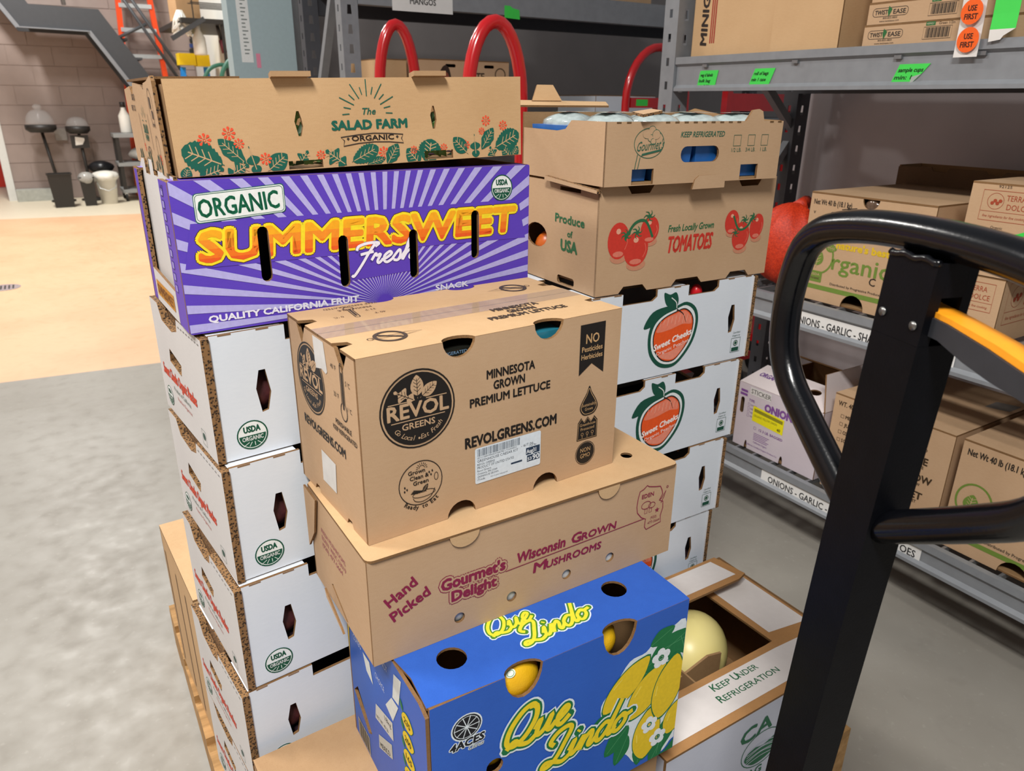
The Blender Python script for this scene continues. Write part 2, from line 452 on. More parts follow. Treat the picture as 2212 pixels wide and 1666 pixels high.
def edge_cuts(u0, u1, v0, v1, top=(), bottom=(), n=10):
    """panel outline with half-round cuts (u0,u1,depth) in its top and bottom edge"""
    o = [(u0, v0)]
    for a, b, d in sorted(bottom): o += [((a + b) / 2 - (b - a) / 2 * cos(pi * i / n), v0 + d * sin(pi * i / n)) for i in range(n + 1)]
    o += [(u1, v0), (u1, v1)]
    for a, b, d in sorted(top, reverse=True): o += [((a + b) / 2 + (b - a) / 2 * cos(pi * i / n), v1 - d * sin(pi * i / n)) for i in range(n + 1)]
    return o + [(u0, v1)]
def hexhole(u, v0, v1, w): m = (v0 + v1) / 2; h = (v1 - v0); return [(u - w * .5, v0), (u + w * .4, v0 + .002), (u + w, m - h * .05), (u + w * .5, v1), (u - w * .4, v1), (u - w, m + h * .08)]
def slot(u, v0, v1, w, n=5):
    return [(u + w * cos(a), v1 - w + w * sin(a)) for a in [pi * i / n for i in range(n + 1)]] + [(u + w * cos(a), v0 + w + w * sin(a)) for a in [pi + pi * i / n for i in range(n + 1)]]

# ================================================================ white peach cartons
PLUM = mat('plum_tray', '#3d2a33', .5, .3, 60)
PEACH = mat('peach_skin', '#8f4a38', .55, 0, 14, col2='#4a2127', bump=.2)
PW, PD, PH = .476, .281, .19
def peach_box(pos, yaw, side, label, seal=True):
    r = thing('peach_carton', label, 'box', pos, radians(yaw), 'white peach cartons on the pallet')
    fr = frames(PW, PD, PH); wm = [WHITE, GREYW, FLUTE]; t = .011
    lo = [(0, 0), (PD, 0), (PD, .186), (.158, .186), (.152, .166), (.12, .158), (.065, .164), (.048, .188), (0, .189)]
    gh = [(.078, .100), (.140, .092), (.148, .112), (.085, .123)]
    lp = MB().prism(lo, [gh], fr['left'], t).build('left_panel', [GREYW, KIN, FLUTE], r)
    MB().prism([(PD - u, v) for u, v in lo], [[(PD - u, v) for u, v in gh]], fr['right'], t).build('right_panel', wm, r)
    o, u, v, n = fr['left']
    MB().prism(rect(.040, .10, .155, .187), (), (o - n * (t + .001), u, v, n), .007).build('liner', [FLUTE, KIN, FLUTE], r)
    sl = [(.098, .187), (.273, .360)]; hu = [.070, .410]
    if side == 'L': sl = [(PW - b, PW - a) for a, b in sl]; hu = [.077, .404]
    a, b = t + .0005, PW - t - .0005; out = [(a, 0), (b, 0), (b, .1885)]
    for s0, s1 in sorted(sl, reverse=True): out += [(s1, .1885), (s1, .174), (s1 - .012, .166), (s0, .166), (s0, .1885)]
    out += [(a, .1885)]
    hs = [hexhole(q, .064, .128, .0105) for q in hu]
    o, u, v, n = fr['front']; ff = (o - n * .003, u, v, n)
    fp = MB().prism(out, hs, ff, .005).build('front_panel', [WHITE, KIN, CUT], r)
    o, u, v, n = fr['back']
    MB().prism(rect(a, 0, b, .1885), (), (o - n * .003, u, v, n), .005).build('back_panel', wm, r)
    MB().box(.012, PW - .012, .009, PD - .009, .0005, .006).build('bottom_panel', KIN, r)
    MB().box(.016, PW - .016, .012, PD - .012, .045, .050).build('tray', PLUM, r)
    tf = (Vector((0, 0, .1875)), Vector((1, 0, 0)), Vector((0, 1, 0)), Vector((0, 0, 1)))
    fo = [(a, .0085)]
    for s0, s1 in sorted(sl): fo += [(s0 - .003, .0085), (s0 - .003, .055), (s1 + .003, .055), (s1 + .003, .0085)]
    MB().prism(fo + [(b, .0085), (b, .09), (a, .09)], (), tf, .004).build('top_flap', [WHITE, KIN, CUT], r)
    MB().prism(rect(a, PD - .09, b, PD - .009), (), tf, .004).build('top_flap', [WHITE, KIN, CUT], r)
    k = Ink()
    for i in range(9):   # torn perforations along the top edge
        q = a + .012 + i * .052
        if not any(s0 - .02 < q < s1 for s0, s1 in sl): k.poly(rect(q, .1865, q + .018, .1885), '#8a6844', 0)
    if side == 'L':
        usda(k, .053, .033, .0225, 1, tilt=.0)
    else:
        g = '#15503f'
        k.poly(cr([(.240, .147), (.270, .153), (.298, .137), (.308, .105), (.298, .063), (.270, .028), (.242, .013), (.205, .020), (.178, .048), (.170, .085), (.178, .118), (.205, .138)], 4, True), g, 1)
        k.poly(cr([(.156, .111), (.178, .142), (.222, .150), (.246, .146), (.205, .128), (.178, .112)], 4, True), g, 1)
        k.poly(cr([(.205, .179), (.214, .152), (.240, .146), (.246, .160), (.238, .177), (.222, .174)], 4, True), g, 1)
        k.stroke(cr([(.243, .143), (.240, .156), (.226, .167)], 4), .002, '#e8ece8', 2)
        k.poly(cr([(.240, .140), (.268, .146), (.292, .131), (.300, .104), (.291, .066), (.266, .034), (.242, .021), (.209, .028), (.185, .053), (.178, .086), (.186, .114), (.208, .131)], 4, True), '#e9eeee', 2)
        fo = cr([(.241, .136), (.266, .140), (.287, .126), (.295, .103), (.287, .069), (.263, .039), (.242, .026), (.212, .032), (.190, .056), (.183, .086), (.191, .111), (.211, .127)], 4, True)
        k.poly(fo, '#2a2320', 3)
        k.poly([(.241 + (p - .241) * .95, .084 + (q - .084) * .95) for p, q in fo], '#ef5a22', 4)
        k.poly(cr([(.191, .098), (.212, .122), (.241, .131), (.266, .135), (.283, .122), (.288, .104), (.262, .106), (.225, .098)], 4, True), '#f0876b', 5)
        k.poly(cr([(.203, .045), (.235, .050), (.262, .060), (.276, .062), (.262, .043), (.242, .031), (.216, .036)], 4, True), '#f0937a', 5)
        k.stroke(cr([(.243, .140), (.262, .128), (.272, .108)], 5), .003, '#2a2320', 6, taper=lambda t: 1.2 - t)
        for i in range(9):
            x0 = .199 + i * .0105; k.stroke([(x0, .108 + .004 * (i % 2)), (x0 + .003, .120 + .008 * sin(i * .35))], .0012, '#f7b39c', 6)
        k.text('Sweet Cheeks', .188, .057, .0125, '#fff4ee', 7, 'l', .035, fit=.105, rot=.225, shear=.25)
        k.text('Organic Peaches', .196, .0455, .0075, '#fff0e8', 7, 'l', .0, fit=.092, rot=.21)
        k.stroke(rect(.418, .016, .446, .049), .0012, g, 1, True); k.poly(ell(.432, .037, .007, n=14), g, 1)
        k.poly(rect(.421, .018, .443, .027), g, 1); k.stroke(ell(.432, .037, .0045, n=12), .0012, '#dfe6e2', 2, True)
        k.text('Certified', .432, .060, .004, g, 1, 'c', .0, fit=.022); k.text('Organic by', .432, .053, .004, g, 1, 'c', .0, fit=.024)
    k.build('front_print', fp, ff, hs, (a, 0, b, .189))
    k = Ink()
    k.text('Sweet Cheeks Organic Peaches', .020, .066, .018, '#d9482c', 1, 'l', .03, fit=.19, shear=.15)
    k.text('Product of California', .075, .050, .007, '#3b5a50', 1, 'l', 0, fit=.095)
    k.text('Peaches Organicos', .090, .037, .006, '#b5544a', 1, 'l', 0, fit=.08)
    usda(k, .040, .030, .017, 1)
    k.stroke(rect(.214, .010, .234, .034), .001, '#3b5a50', 1, True); k.poly(ell(.224, .024, .006, n=12), '#3b5a50', 1)
    for i in range(8): k.poly(rect(.165 + i * .014, .176, .172 + i * .014, .178), '#7c7a78', 1)
    k.build('side_print', lp, fr['left'], [gh], (0, 0, PD, .185))
    return r
ORD = ['topmost, under the purple carton', 'second from the top', 'third from the top', 'fourth from the top', 'lowest, on the flat tray']
LPOS = [(.136, 1.008, .954, 5.6), (.135, .989, .764, 6.0), (.125, .975, .574, 5.5), (.113, .970, .384, 5.7), (.113, .970, .194, 5.7)]
RPOS = [(.826, 1.076, .90, -.6), (.804, 1.066, .71, -.1), (.779, 1.063, .52, -.3), (.762, 1.066, .33, -.3), (.762, 1.066, .14, -.3)]
ORDR = ['topmost, right under the tomato carton', 'second below the tomato carton', 'third below the tomato carton', 'fourth below the tomato carton', 'lowest of its stack on the pallet']
for (x, y, z, w), s in zip(LPOS, ORD): peach_box((x, y, z), w, 'L', 'white carton with round green organic seal on its long side, ' + s)
for (x, y, z, w), s in zip(RPOS, ORDR): peach_box((x, y, z), w, 'R', 'white carton printed with an orange peach, ' + s)
def fruit(name, label, cat, c, rx, rz, m, grp, seed=1, amp=.02):
    o = MB().blob((0, 0, 0), rx, rx, rz, 20, 12, amp, seed).build(name, m, None, True, c)
    return tag(o, label, cat, grp)
for nm, (x, y, z, w) in (('topmost', LPOS[0]), ('second', LPOS[1]), ('third', LPOS[2]), ('fourth', LPOS[3])):
    a = radians(w); fruit('peach', 'dark reddish peach showing in the slot of the %s sealed white carton' % nm, 'peach', (x + .080 * cos(a) - .052 * sin(a), y + .080 * sin(a) + .052 * cos(a), z + .0838), .035, .033, PEACH, 'peaches seen through slots')
for nm, (x, y, z, w) in (('topmost', RPOS[0]), ('second', RPOS[1]), ('third', RPOS[2])):
    fruit('peach', 'dark reddish peach showing in the slot of the %s peach-printed carton' % nm, 'peach', (x + .408, y + .052, z + .0838), .035, .033, PEACH, 'peaches seen through slots')
fruit('pepper', 'small bright red pepper tip in the top slot under the tomato carton', 'pepper', (RPOS[0][0] + .325, RPOS[0][1] + .030, .90 + .160), .013, .018, mat('red_pepper', '#e0222a', .3, .1), None)
tr, _, _ = carton('cardboard_tray', 'flat kraft cardboard tray under the sealed white cartons', (.12, .97, .14), 5.7, .46, .27, .0525, KM, 'tray')

# ================================================================ purple carton
def purple_box():
    W, D, H, t = .552, .259, .2, .006
    PUR = card('purple_board', '#6146bf', '#5339ae', .12, .5)
    r = thing('fruit_carton', 'purple carton with sunburst print and tall slots, on the sealed white cartons', 'box', (.128, 1.024, 1.1445), radians(2.4))
    fr = frames(W, D, H)
    hs = [slot(.110, .060, .136, .0075), slot(.223, .038, .114, .0075), slot(.336, .038, .113, .0075), slot(.4465, .057, .134, .0072)]
    fp = MB().prism(rrect(0, 0, W, H - .0, .003), hs, fr['front'], t).build('front_panel', [PUR, KIN, CUT], r)
    MB().prism(rect(0, 0, W, H), (), fr['back'], t).build('back_panel', [PUR, KIN, CUT], r)
    MB().prism(rect(t, 0, D - t, H), (), fr['right'], t).build('right_panel', [PUR, KIN, CUT], r)
    o, u, v, n = fr['left']
    MB().prism(rect(D - .062, 0, D - t, H - .002), (), fr['left'], t).build('corner_flap', [PUR, KIN, FLUTE], r)
    MB().prism(rect(t, 0, .030, H - .002), (), fr['left'], t).build('corner_flap', [PUR, KIN, FLUTE], r)
    li = (o - n * (t + .003), u, v, n)
    lp = MB().prism([(t, 0), (D - t, 0), (D - t, H + .004), (.150, H + .004), (.148, H - .004), (.118, H - .004), (.116, H + .016), (.09, H + .016), (.088, H - .006), (.055, H - .006), (.053, H + .014), (.03, H + .014), (t, H)], (), li, .005).build('left_panel', [GREYW, KIN, FLUTE], r)
    lo = (o, u, v, n)
    bp = MB().prism([(.032, 0), (D - .064, 0), (D - .064, .046), (.032, .052)], (), lo, .004).build('bottom_flap', [GREYW, KIN, CUT], r)
    k = Ink(); k.poly(rect(.045, .012, .175, .036), '#c98a2c', 1); k.text('SUMMERSWEET', .05, .016, .014, '#7d4a1c', 2, 'l', .03, fit=.12)
    k.build('flap_print', bp, lo)
    k = Ink()
    for i in range(9): k.stroke(rect(D - .052, .05 + i * .016, D - .038, .060 + i * .016), .0012, '#2e2170', 1, True); k.poly(rect(D - .0515, .0505 + i * .016, D - .0385, .0595 + i * .016), '#9d94d8', 0)
    k.text('NET', D - .05, .185, .007, '#2e2170', 1, 'l', .0)
    k.build('side_print', r, lo)
    MB().box(t, W - t, t, D - t, .0005, t).build('bottom_panel', KIN, r)
    # folded top rim
    MB().prism(rect(.004, .0062, W - .004, .030), (), (Vector((0, 0, H)), Vector((1, 0, 0)), Vector((0, 1, 0)), Vector((0, 0, 1))), .004).build('top_rim', [PUR, KIN, CUT], r)
    MB().prism(rect(.004, D - .030, W - .004, D - .0062), (), (Vector((0, 0, H)), Vector((1, 0, 0)), Vector((0, 1, 0)), Vector((0, 0, 1))), .004).build('top_rim', [PUR, KIN, CUT], r)
    k = Ink(); cx, cy = .284, .006; lav = '#b9b3ea'
    for i in range(34):
        a = pi * (i + .25) / 34 * 1.03 - .03; hw = .021
        k.conv([(cx + .012 * cos(a), cy + .012 * sin(a)), (cx + .7 * cos(a - hw), cy + .7 * sin(a - hw)), (cx + .7 * cos(a + hw), cy + .7 * sin(a + hw))], lav, 0)
    # purple breathing space round the name
    k.poly([(.006, .088), (.020, .146), (.53, .146), (.545, .082), (.33, .086), (.33, .050), (.228, .046), (.225, .086)], PUR, 1)
    ol = rrect(.027, .149, .145, .187, .005); a = .067; ol = [(.086 + (p - .086), q + (p - .086) * a) for p, q in ol]
    k.poly(ol, '#1d6b4e', 2); k.poly([(.086 + (p - .086) * .985, .168 + (q - .168) * .95) for p, q in ol], '#eef2f0', 3)
    k.stroke([(.086 + (p - .086) * .96, .168 + (q - .168) * .87) for p, q in ol], .0008, '#1d6b4e', 4, True)
    k.text('ORGANIC', .033, .1525, .0225, '#1f7a58', 4, 'l', .022, fit=.104, rot=.067)
    nm = 'SUMMERSWEET'; gr = [(.124, '#fbb023'), (.112, '#f8952a'), (.100, '#f47a22'), (None, '#ee5f24')]
    k.text(nm, .0255, .0965, .0375, '#4a2b1c', 2, 'l', fit=.4945, shear=.10, fat=.0068, nf=12)
    k.text(nm, .0255, .0965, .0375, '#fbe32e', 3, 'l', fit=.4945, shear=.10, fat=.0058, nf=12)
    k.text(nm, .0255, .0965, .0375, '#f47a22', 5, 'l', fit=.4945, shear=.10, grad=gr, fat=.0022, nf=8)
    script(k, 'Fresh', .234, .066, .033, [(.17, '#4b3a9a', 5), (.125, '#f4f2ff', 6)], .04, .3, 1.55)
    usda(k, .4975, .166, .0205, 2)
    k.text('QUALITY CALIFORNIA FRUIT', .026, .014, .0085, '#f1eefc', 2, 'l', .05, fit=.215)
    k.text('SNACK', .372, .013, .0085, '#f1eefc', 2, 'l', .03, fit=.06)
    k.build('front_print', fp, fr['front'], hs, (.0006, .0006, W - .0006, H - .0006))
    MB().box(.03, W - .03, .05, D - .05, .006, .14).build('inner_block', mat('near_black', '#0c0b10', .35, .3, 40), r)  # plain near-black block filling the carton behind its front slots
purple_box()

# ================================================================ salad greens carton (tilted on the purple one)
def salad_box():
    W, D, H, t = .52, .255, .1165, .005
    TI = radians(1.55)
    SK = card('kraft_board_warm', '#cfab80', '#b58f64')
    r = thing('salad_carton', 'kraft carton printed with green salad leaves and orange flowers, on the purple carton', 'box', (.145, 1.041, 1.3462), rot=(0, -TI, radians(1)))
    fr = frames(W, D, H)
    def lens(u, v0, v1, w): m = (v0 + v1) / 2; return [(u - w * .35, v0), (u + w * .35, v0), (u + w, m - .004), (u + w * .8, m + .006), (u + w * .3, v1), (u - w * .3, v1), (u - w, m + .003)]
    hs = [lens(.162, .0435, .0755, .0055), lens(.365, .0455, .0775, .005)]
    hr = [rect(.142, .0012, .190, .012), rect(.347, .0022, .3955, .0145)]
    fp = MB().prism(rect(0, 0, W, H), hs + hr, fr['front'], t).build('front_panel', [SK, KIN, CUT], r)
    MB().prism(rect(0, 0, W, H), (), fr['back'], t).build('back_panel', [SK, KIN, CUT], r)
    MB().prism(rect(t, 0, D - t, H), (), fr['right'], t).build('right_panel', [SK, KIN, CUT], r)
    o, u, v, n = fr['left']
    lf = (o + n * .010, u, v, n)
    lp = MB().prism([(-.03, .004), (D - .012, 0), (D - .012, H - .002), (.235, H + .004), (.20, H - .002), (.17, H - .004), (.165, H - .012), (.14, H - .006), (.10, H - .004), (.07, H - .002), (.05, H - .022), (.03, H - .006), (-.03, H - .010)], (), lf, .005).build('left_panel', [KRAFT, KIN, FLUTE], r)
    MB().prism(rect(.005, 0, D - .005, H - .006), (), fr['left'], .005).build('liner', [KRAFT2, KIN, FLUTE], r)
    MB().box(t, W - t, t, D - t, .0002, .001).build('bottom_panel', KIN, r)
    top = (Vector((0, 0, H + .003)), Vector((1, 0, 0)), Vector((0, 1, 0)), Vector((0, 0, 1)))
    MB().prism([(-.008, .02), (.10, .03), (.11, D), (-.008, D)], (), top, .003).build('top_flap', [KRAFT2, KIN, CUT], r)
    for u0, u1 in ((.129, .182), (.331, .383)):   # folded-out lugs on the rim
        MB().prism([(u0, -.013), (u1, -.012), (u1 - .003, .012), (u0 + .004, .012)], (), (Vector((0, 0, H + .0068)), Vector((1, 0, 0)), Vector((0, 1, -.12)), Vector((0, 0, 1))), .0066).build('rim_lug', [SK, KIN, KRAFT2], r)
    g = '#1f6352'; k = Ink(); dk = '#3a3330'
    cx, cy = .262, .0715
    for i in range(13):
        a = pi * (-.02 + 1.04 * i / 12); r0 = .021 + .003 * (i % 2); r1 = (.043 if i % 2 == 0 else .034)
        if i in (0, 12): r0, r1 = .026, .036
        k.stroke([(cx + r0 * 1.05 * cos(a), cy + r0 * sin(a)), (cx + r1 * 1.05 * cos(a), cy + r1 * sin(a))], .0014, g, 1)
    k.text('The', .2625, .0685, .0085, g, 1, 'c', .015, fit=.021, shear=.3)
    k.text('SALAD FARM', .208, .0495, .0115, g, 1, 'l', .055, fit=.113)
    bn = [(.219, .0395), (.224, .035), (.222, .0275), (.245, .0305), (.268, .0315), (.292, .0305), (.314, .0280), (.311, .0345), (.314, .0400), (.292, .0420), (.268, .0432), (.245, .0420)]
    k.stroke(bn, .0013, dk, 1, True); k.text('ORGANIC', .267, .0338, .0068, dk, 1, 'c', .03, fit=.064)
    for q in (.2295, .3045): k.poly([(q - .0022, .037), (q, .0348), (q + .0022, .037), (q, .0392)], dk, 1)
    for x, y, q in ((.038, .044, .0085), (.069, .051, .0085), (.080, .0377, .0068), (.112, .017, .008), (.188, .0178, .0065), (.282, .016, .0085), (.330, .0172, .006), (.380, .018, .006), (.418, .020, .007), (.455, .054, .0078), (.486, .046, .0075), (.447, .039, .0055)):
        flower(k, x, y, q)
    V = SK
    leaf(k, .058, .012, .054, .034, 2.72, 'frill', g, V); leaf(k, .086, .0125, .045, .021, 2.35, 'long', g, V); leaf(k, .0915, .034, .036, .024, -1.35, 'aru', g, V)
    leaf(k, .112, .0005, .036, .024, .62, 'round', g, V); leaf(k, .024, -.002, .034, .026, .30, 'oak', g, V); leaf(k, .060, -.003, .032, .026, .45, 'oak', g, V)
    leaf(k, .152, .001, .030, .020, .9, 'oak', g, V); leaf(k, .224, .002, .036, .026, 2.5, 'oak', g, V); leaf(k, .232, .0055, .046, .022, .42, 'frill', g, V)
    leaf(k, .255, .001, .030, .012, .25, 'long', g, V); leaf(k, .286, -.001, .034, .020, .98, 'long', g, V); leaf(k, .341, -.006, .034, .024, 2.3, 'round', g, V)
    leaf(k, .352, -.004, .036, .034, 1.35, 'frill', g, V); leaf(k, .422, .006, .036, .022, 2.35, 'round', g, V); leaf(k, .4335, .035, .034, .024, -1.5, 'aru', g, V)
    leaf(k, .446, .012, .038, .020, .95, 'long', g, V); leaf(k, .470, .013, .050, .030, .42, 'frill', g, V); leaf(k, .472, -.008, .026, .018, 2.0, 'oak', g, V); leaf(k, .505, -.008, .030, .020, 2.35, 'long', g, V)
    leaf(k, .500, -.004, .022, .016, .9, 'round', g, V); leaf(k, .006, -.006, .02, .014, 1.2, 'round', g, V)
    k.build('front_print', fp, fr['front'], hs + hr, (.001, .001, W - .001, H - .001))
    k = Ink(); c2 = '#5c5046'
    k.stroke(ell(.205, .084, .016, .022, 20), .0014, c2, 1, True); k.poly(rect(.196, .082, .206, .096), c2, 1); k.poly(rect(.203, .070, .213, .080), c2, 1)
    k.text('SALAD', .125, .050, .011, g, 1, 'c', .03, fit=.036); k.text('FARM', .125, .040, .008, g, 1, 'c', .03, fit=.026)
    k.stroke(ell(.126, .022, .016, .010, 12, .3, 2.8), .0015, c2, 1); k.text('ORGANIC', .126, .023, .006, c2, 1, 'c', .0, fit=.026)
    for i in range(7): a = pi * i / 6; k.stroke([(.125 + .010 * cos(a), .066 + .008 * sin(a)), (.125 + .02 * cos(a), .066 + .020 * sin(a))], .001, g, 1)
    for q in (.085, .165): k.stroke([(q, .03), (q - .003, .075)], .0016, c2, 1)
    k.text('certified', .205, .060, .006, c2, 1, 'c', 0, fit=.026); k.stroke(ell(.206, .034, .011, .015, 16), .0014, c2, 1, True)
    k.text('SALAD', .04, .092, .008, c2, 1, 'l', .02, fit=.03); k.text('KEEP COLD', .02, .078, .007, c2, 1, 'l', .02, fit=.04)
    for i in range(9): leaf(k, .02 + i * .027, -.003, .030, .014, 1.2 + .5 * sin(i * 2.1), ('aru', 'long', 'oak')[i % 3], '#33564a', KRAFT)
    flower(k, .09, .03, .006); flower(k, .215, .02, .007)
    k.build('side_print', lp, lf, (), (0, .001, D - .013, H - .004))
    gm = [mat('salad_leaf', '#6f9a4f', .5, .4, 60, bump=.4), mat('salad_leaf_dark', '#3f6238', .5, .4, 60), mat('red_leaf', '#4a2940', .5, .4, 60)]
    mb = MB()
    for i in range(130):
        x, y, z = random.uniform(.02, W - .02), random.uniform(.010, .05), random.uniform(.008, .075); a = random.uniform(0, 6.28); s = random.uniform(.012, .024)
        c, d = Vector((cos(a), .25 * sin(a * 3), sin(a))) * s, Vector((-sin(a), .3, cos(a))) * s * .6; p = Vector((x, y, z))
        if i > 40: p.z = random.uniform(.004, .012); c.z *= .12; d.z = abs(d.z) * .2
        elif p.z - s < .004: p.z = s + .004
        mb.add([p - c, p + d, p + c * .9, p - d, p + Vector((0, -.004, 0))], [(0, 4, 1), (1, 4, 2), (2, 4, 3), (3, 4, 0)], random.choice((0, 0, 1, 1, 2)))
    for hx, hz in ((.162, .060), (.365, .062), (.166, .012), (.372, .012)):
        for j in range(9):
            p = Vector((hx + random.uniform(-.02, .02), random.uniform(.008, .022), max(.012, hz + random.uniform(-.018, .018)))); a = random.uniform(0, 6.28); s = .011
            mb.add([p - Vector((cos(a), 0, sin(a))) * s, p + Vector((-sin(a), .1, cos(a))) * s * .7, p + Vector((cos(a), .2, sin(a))) * s, p - Vector((-sin(a), 0, cos(a))) * s * .7, p - Vector((0, .002, 0))], [(0, 4, 1), (1, 4, 2), (2, 4, 3), (3, 4, 0)], random.choice((0, 0, 0, 1)))
    lo = mb.build('salad_greens', gm, None, False)
    lo.matrix_world = Matrix.Translation((.145, 1.041, 1.3462)) @ Matrix.Rotation(radians(1), 4, 'Z') @ Matrix.Rotation(-TI, 4, 'Y')
    tag(lo, 'loose green and dark red salad leaves inside the leaf-printed carton', 'salad', kind='stuff')
salad_box()
# ================================================================ lettuce carton
BLK = '#211d1b'
def thermo(k, x, y, s, col, L=1, rot=0):
    def T(p): return (x + (p[0] * cos(rot) - p[1] * sin(rot)) * s, y + (p[0] * sin(rot) + p[1] * cos(rot)) * s)
    o = [(-.06, .3), (-.06, .95), (-.03, 1), (.03, 1), (.06, .95), (.06, .3)] + [(.13 * cos(a), .16 + .16 * sin(a)) for a in [1.05 - i * .35 for i in range(15)]]
    k.stroke([T(p) for p in o], .022 * s, col, L, True); k.stroke([T((0, .2)), T((0, .85))], .05 * s, col, L)
def revol_logo(k, cx, cy, r, L=1, V=None):
    c = V or KRAFT
    k.stroke(ell(cx, cy, r * .985, n=40), r * .04, BLK, L, True); k.poly(ell(cx, cy, r * .92, n=40), BLK, L)
    leaf(k, cx - r * .08, cy + r * .24, r * .62, r * .38, 2.62, 'oak', c, BLK, L + 1); leaf(k, cx, cy + r * .26, r * .60, r * .34, 1.60, 'round', c, BLK, L + 1); leaf(k, cx + r * .06, cy + r * .27, r * .56, r * .30, .62, 'round', c, BLK, L + 1)
    k.text('REVOL', cx + .01 * r, cy - r * .17, r * .36, c, L + 1, 'c', .03, fit=r * 1.62)
    k.stroke([(cx - r * .78, cy + r * .235), (cx - r * .25, cy + r * .235)], r * .022, c, L + 1); k.stroke([(cx + r * .22, cy + r * .235), (cx + r * .78, cy + r * .235)], r * .022, c, L + 1)
    k.stroke([(cx - r * .72, cy - r * .245), (cx + r * .72, cy - r * .245)], r * .022, c, L + 1)
    k.text('GREENS', cx, cy - r * .47, r * .155, c, L + 1, 'c', .02, fit=r * .88)
    for i, ch in enumerate('Go Local  Eat Fresh'):
        a = -pi / 2 + (i - 9) * .100
        if ch != ' ': k.text(ch, cx + r * .80 * cos(a), cy + r * .80 * sin(a), r * .125, c, L + 1, 'c', 0, rot=a + pi / 2, shear=.2)
    k.poly(ell(cx, cy - r * .76, r * .03, n=8), c, L + 1)
def revol():
    W, D, H, t = .41, .232, .249, .005
    r = thing('lettuce_carton', 'taped kraft carton with round black lettuce logo and white barcode label', 'box', (.263, .763, .9164), radians(3.1))
    fr = frames(W, D, H); tc = [(.114, .161, .023), (.254, .303, .024)]; bc = [(.115, .159, .021), (.257, .301, .021)]
    fo = edge_cuts(0, W, 0, H - .0005, tc, bc)
    fp = MB().prism(fo, (), fr['front'], t).build('front_panel', KM, r)
    MB().prism(edge_cuts(0, W, 0, H - t, (), bc), (), fr['back'], t).build('back_panel', KM, r)
    lo = [(t, 0), (.050, 0), (.055, .009), (.066, .009), (.070, 0), (.165, 0), (.170, .009), (.181, .009), (.186, 0), (D - t, 0), (D - t, H - .004), (.205, H - .004), (.188, H - .032), (.168, H - .004), (.066, H - .004), (.052, H - .030), (.036, H - .004), (t, H - .004)]
    lp = MB().prism(lo, (), fr['left'], t).build('left_panel', KM, r)
    MB().prism([(D - u, v) for u, v in lo], (), fr['right'], t).build('right_panel', KM, r)
    MB().box(t, W - t, t, D - t, .022, .027).build('bottom_panel', KIN, r)
    tf = fr['top']
    def flap(v0, v1, cut0, cut1):
        o = [(0, v0)]
        for a, b, d in cut0: o += [((a + b) / 2 - (b - a) / 2 * cos(pi * i / 10), v0 + d * sin(pi * i / 10)) for i in range(11)]
        m = (v0 + v1) / 2
        o += [(W, v0), (W, m - .010), (W - .016, m - .006), (W - .018, m + .006), (W, m + .010), (W, v1)]
        for a, b, d in reversed(cut1): o += [((a + b) / 2 + (b - a) / 2 * cos(pi * i / 10), v1 - d * sin(pi * i / 10)) for i in range(11)]
        o += [(0, v1), (0, m + .014), (.018, m + .008), (.020, m - .004), (0, m - .012)]
        return MB().prism(o, (), tf, .004).build('top_flap', [KRAFT3, KIN, CUT], r)
    tc2 = [(a, b, .016) for a, b, d in tc]
    f1 = flap(.0002, D / 2 - .0012, tc2, ()); f2 = flap(D / 2 + .0012, D, (), tc2)
    TAPE = mat('clear_tape', '#cdb9a6', .08, .1, 90, alpha=.32, spec=.9)
    MB().box(-.0005, W + .0005, D / 2 - .024, D / 2 + .024, H + .0001, H + .0004).build('packing_tape', TAPE, r)
    WT = mat('white_tape', '#d8d5d0', .35, .1, 60)
    k = Ink(); k.poly([(.096, .247), (.132, .247), (.139, .205), (.134, .201), (.120, .204), (.098, .199)], WT, 1)
    k.poly([(.091, .078), (.141, .076), (.136, .030), (.130, .016), (.120, .028), (.112, .014), (.088, .030)], WT, 3)
    revol_logo(k, .074, .176, .050, 0)
    thermo(k, .186, .155, .075, BLK); k.text("40 'F", .152, .216, .006, BLK, 1, 'l'); k.text("33 'F", .156, .180, .006, BLK, 1, 'l'); k.text("5 'C", .196, .205, .006, BLK, 1, 'l'); k.text("1 'C", .198, .172, .006, BLK, 1, 'l')
    k.text('PERISHABLE', .180, .142, .0065, BLK, 1, 'c', .01, fit=.05); k.text('KEEP REFRIGERATED', .182, .131, .0065, BLK, 1, 'c', .01, fit=.075)
    k.text('REVOLGREENS.COM', .034, .100, .0125, BLK, 1, 'l', .03, fit=.145)
    k.build('side_print', lp, fr['left'], (), (t, .03, D - t, H - .006))
    k = Ink(); revol_logo(k, .077, .170, .052)
    k.text('MINNESOTA', .2165, .1880, .0115, BLK, 1, 'c', .03, fit=.077); k.text('GROWN', .2135, .1715, .0115, BLK, 1, 'c', .03, fit=.050); k.text('PREMIUM LETTUCE', .217, .1535, .0112, BLK, 1, 'c', .03, fit=.130)
    k.text('REVOLGREENS.COM', .144, .0965, .0145, BLK, 1, 'l', .035, fit=.151)
    k.poly([(.3335, .235), (.3795, .235), (.3795, .158), (.3565, .1755), (.3335, .160)], BLK, 1)
    for s, y, h, f in (('NO', .2065, .0135, .024), ('Pesticides', .1945, .0075, .038), ('Herbicides', .183, .0075, .039)): k.text(s, .3565, y, h, '#c9a273', 2, 'c', .015, fit=f)
    dp = cr([(.355, .141), (.350, .130), (.341, .116), (.3385, .106), (.345, .0965), (.355, .0945), (.366, .0965), (.3725, .106), (.369, .117), (.360, .131)], 4, True)
    k.poly(dp, BLK, 1); k.stroke([(.355 + (p - .355) * .86, .112 + (q - .112) * .86) for p, q in dp], .0009, '#c9a273', 2, True)
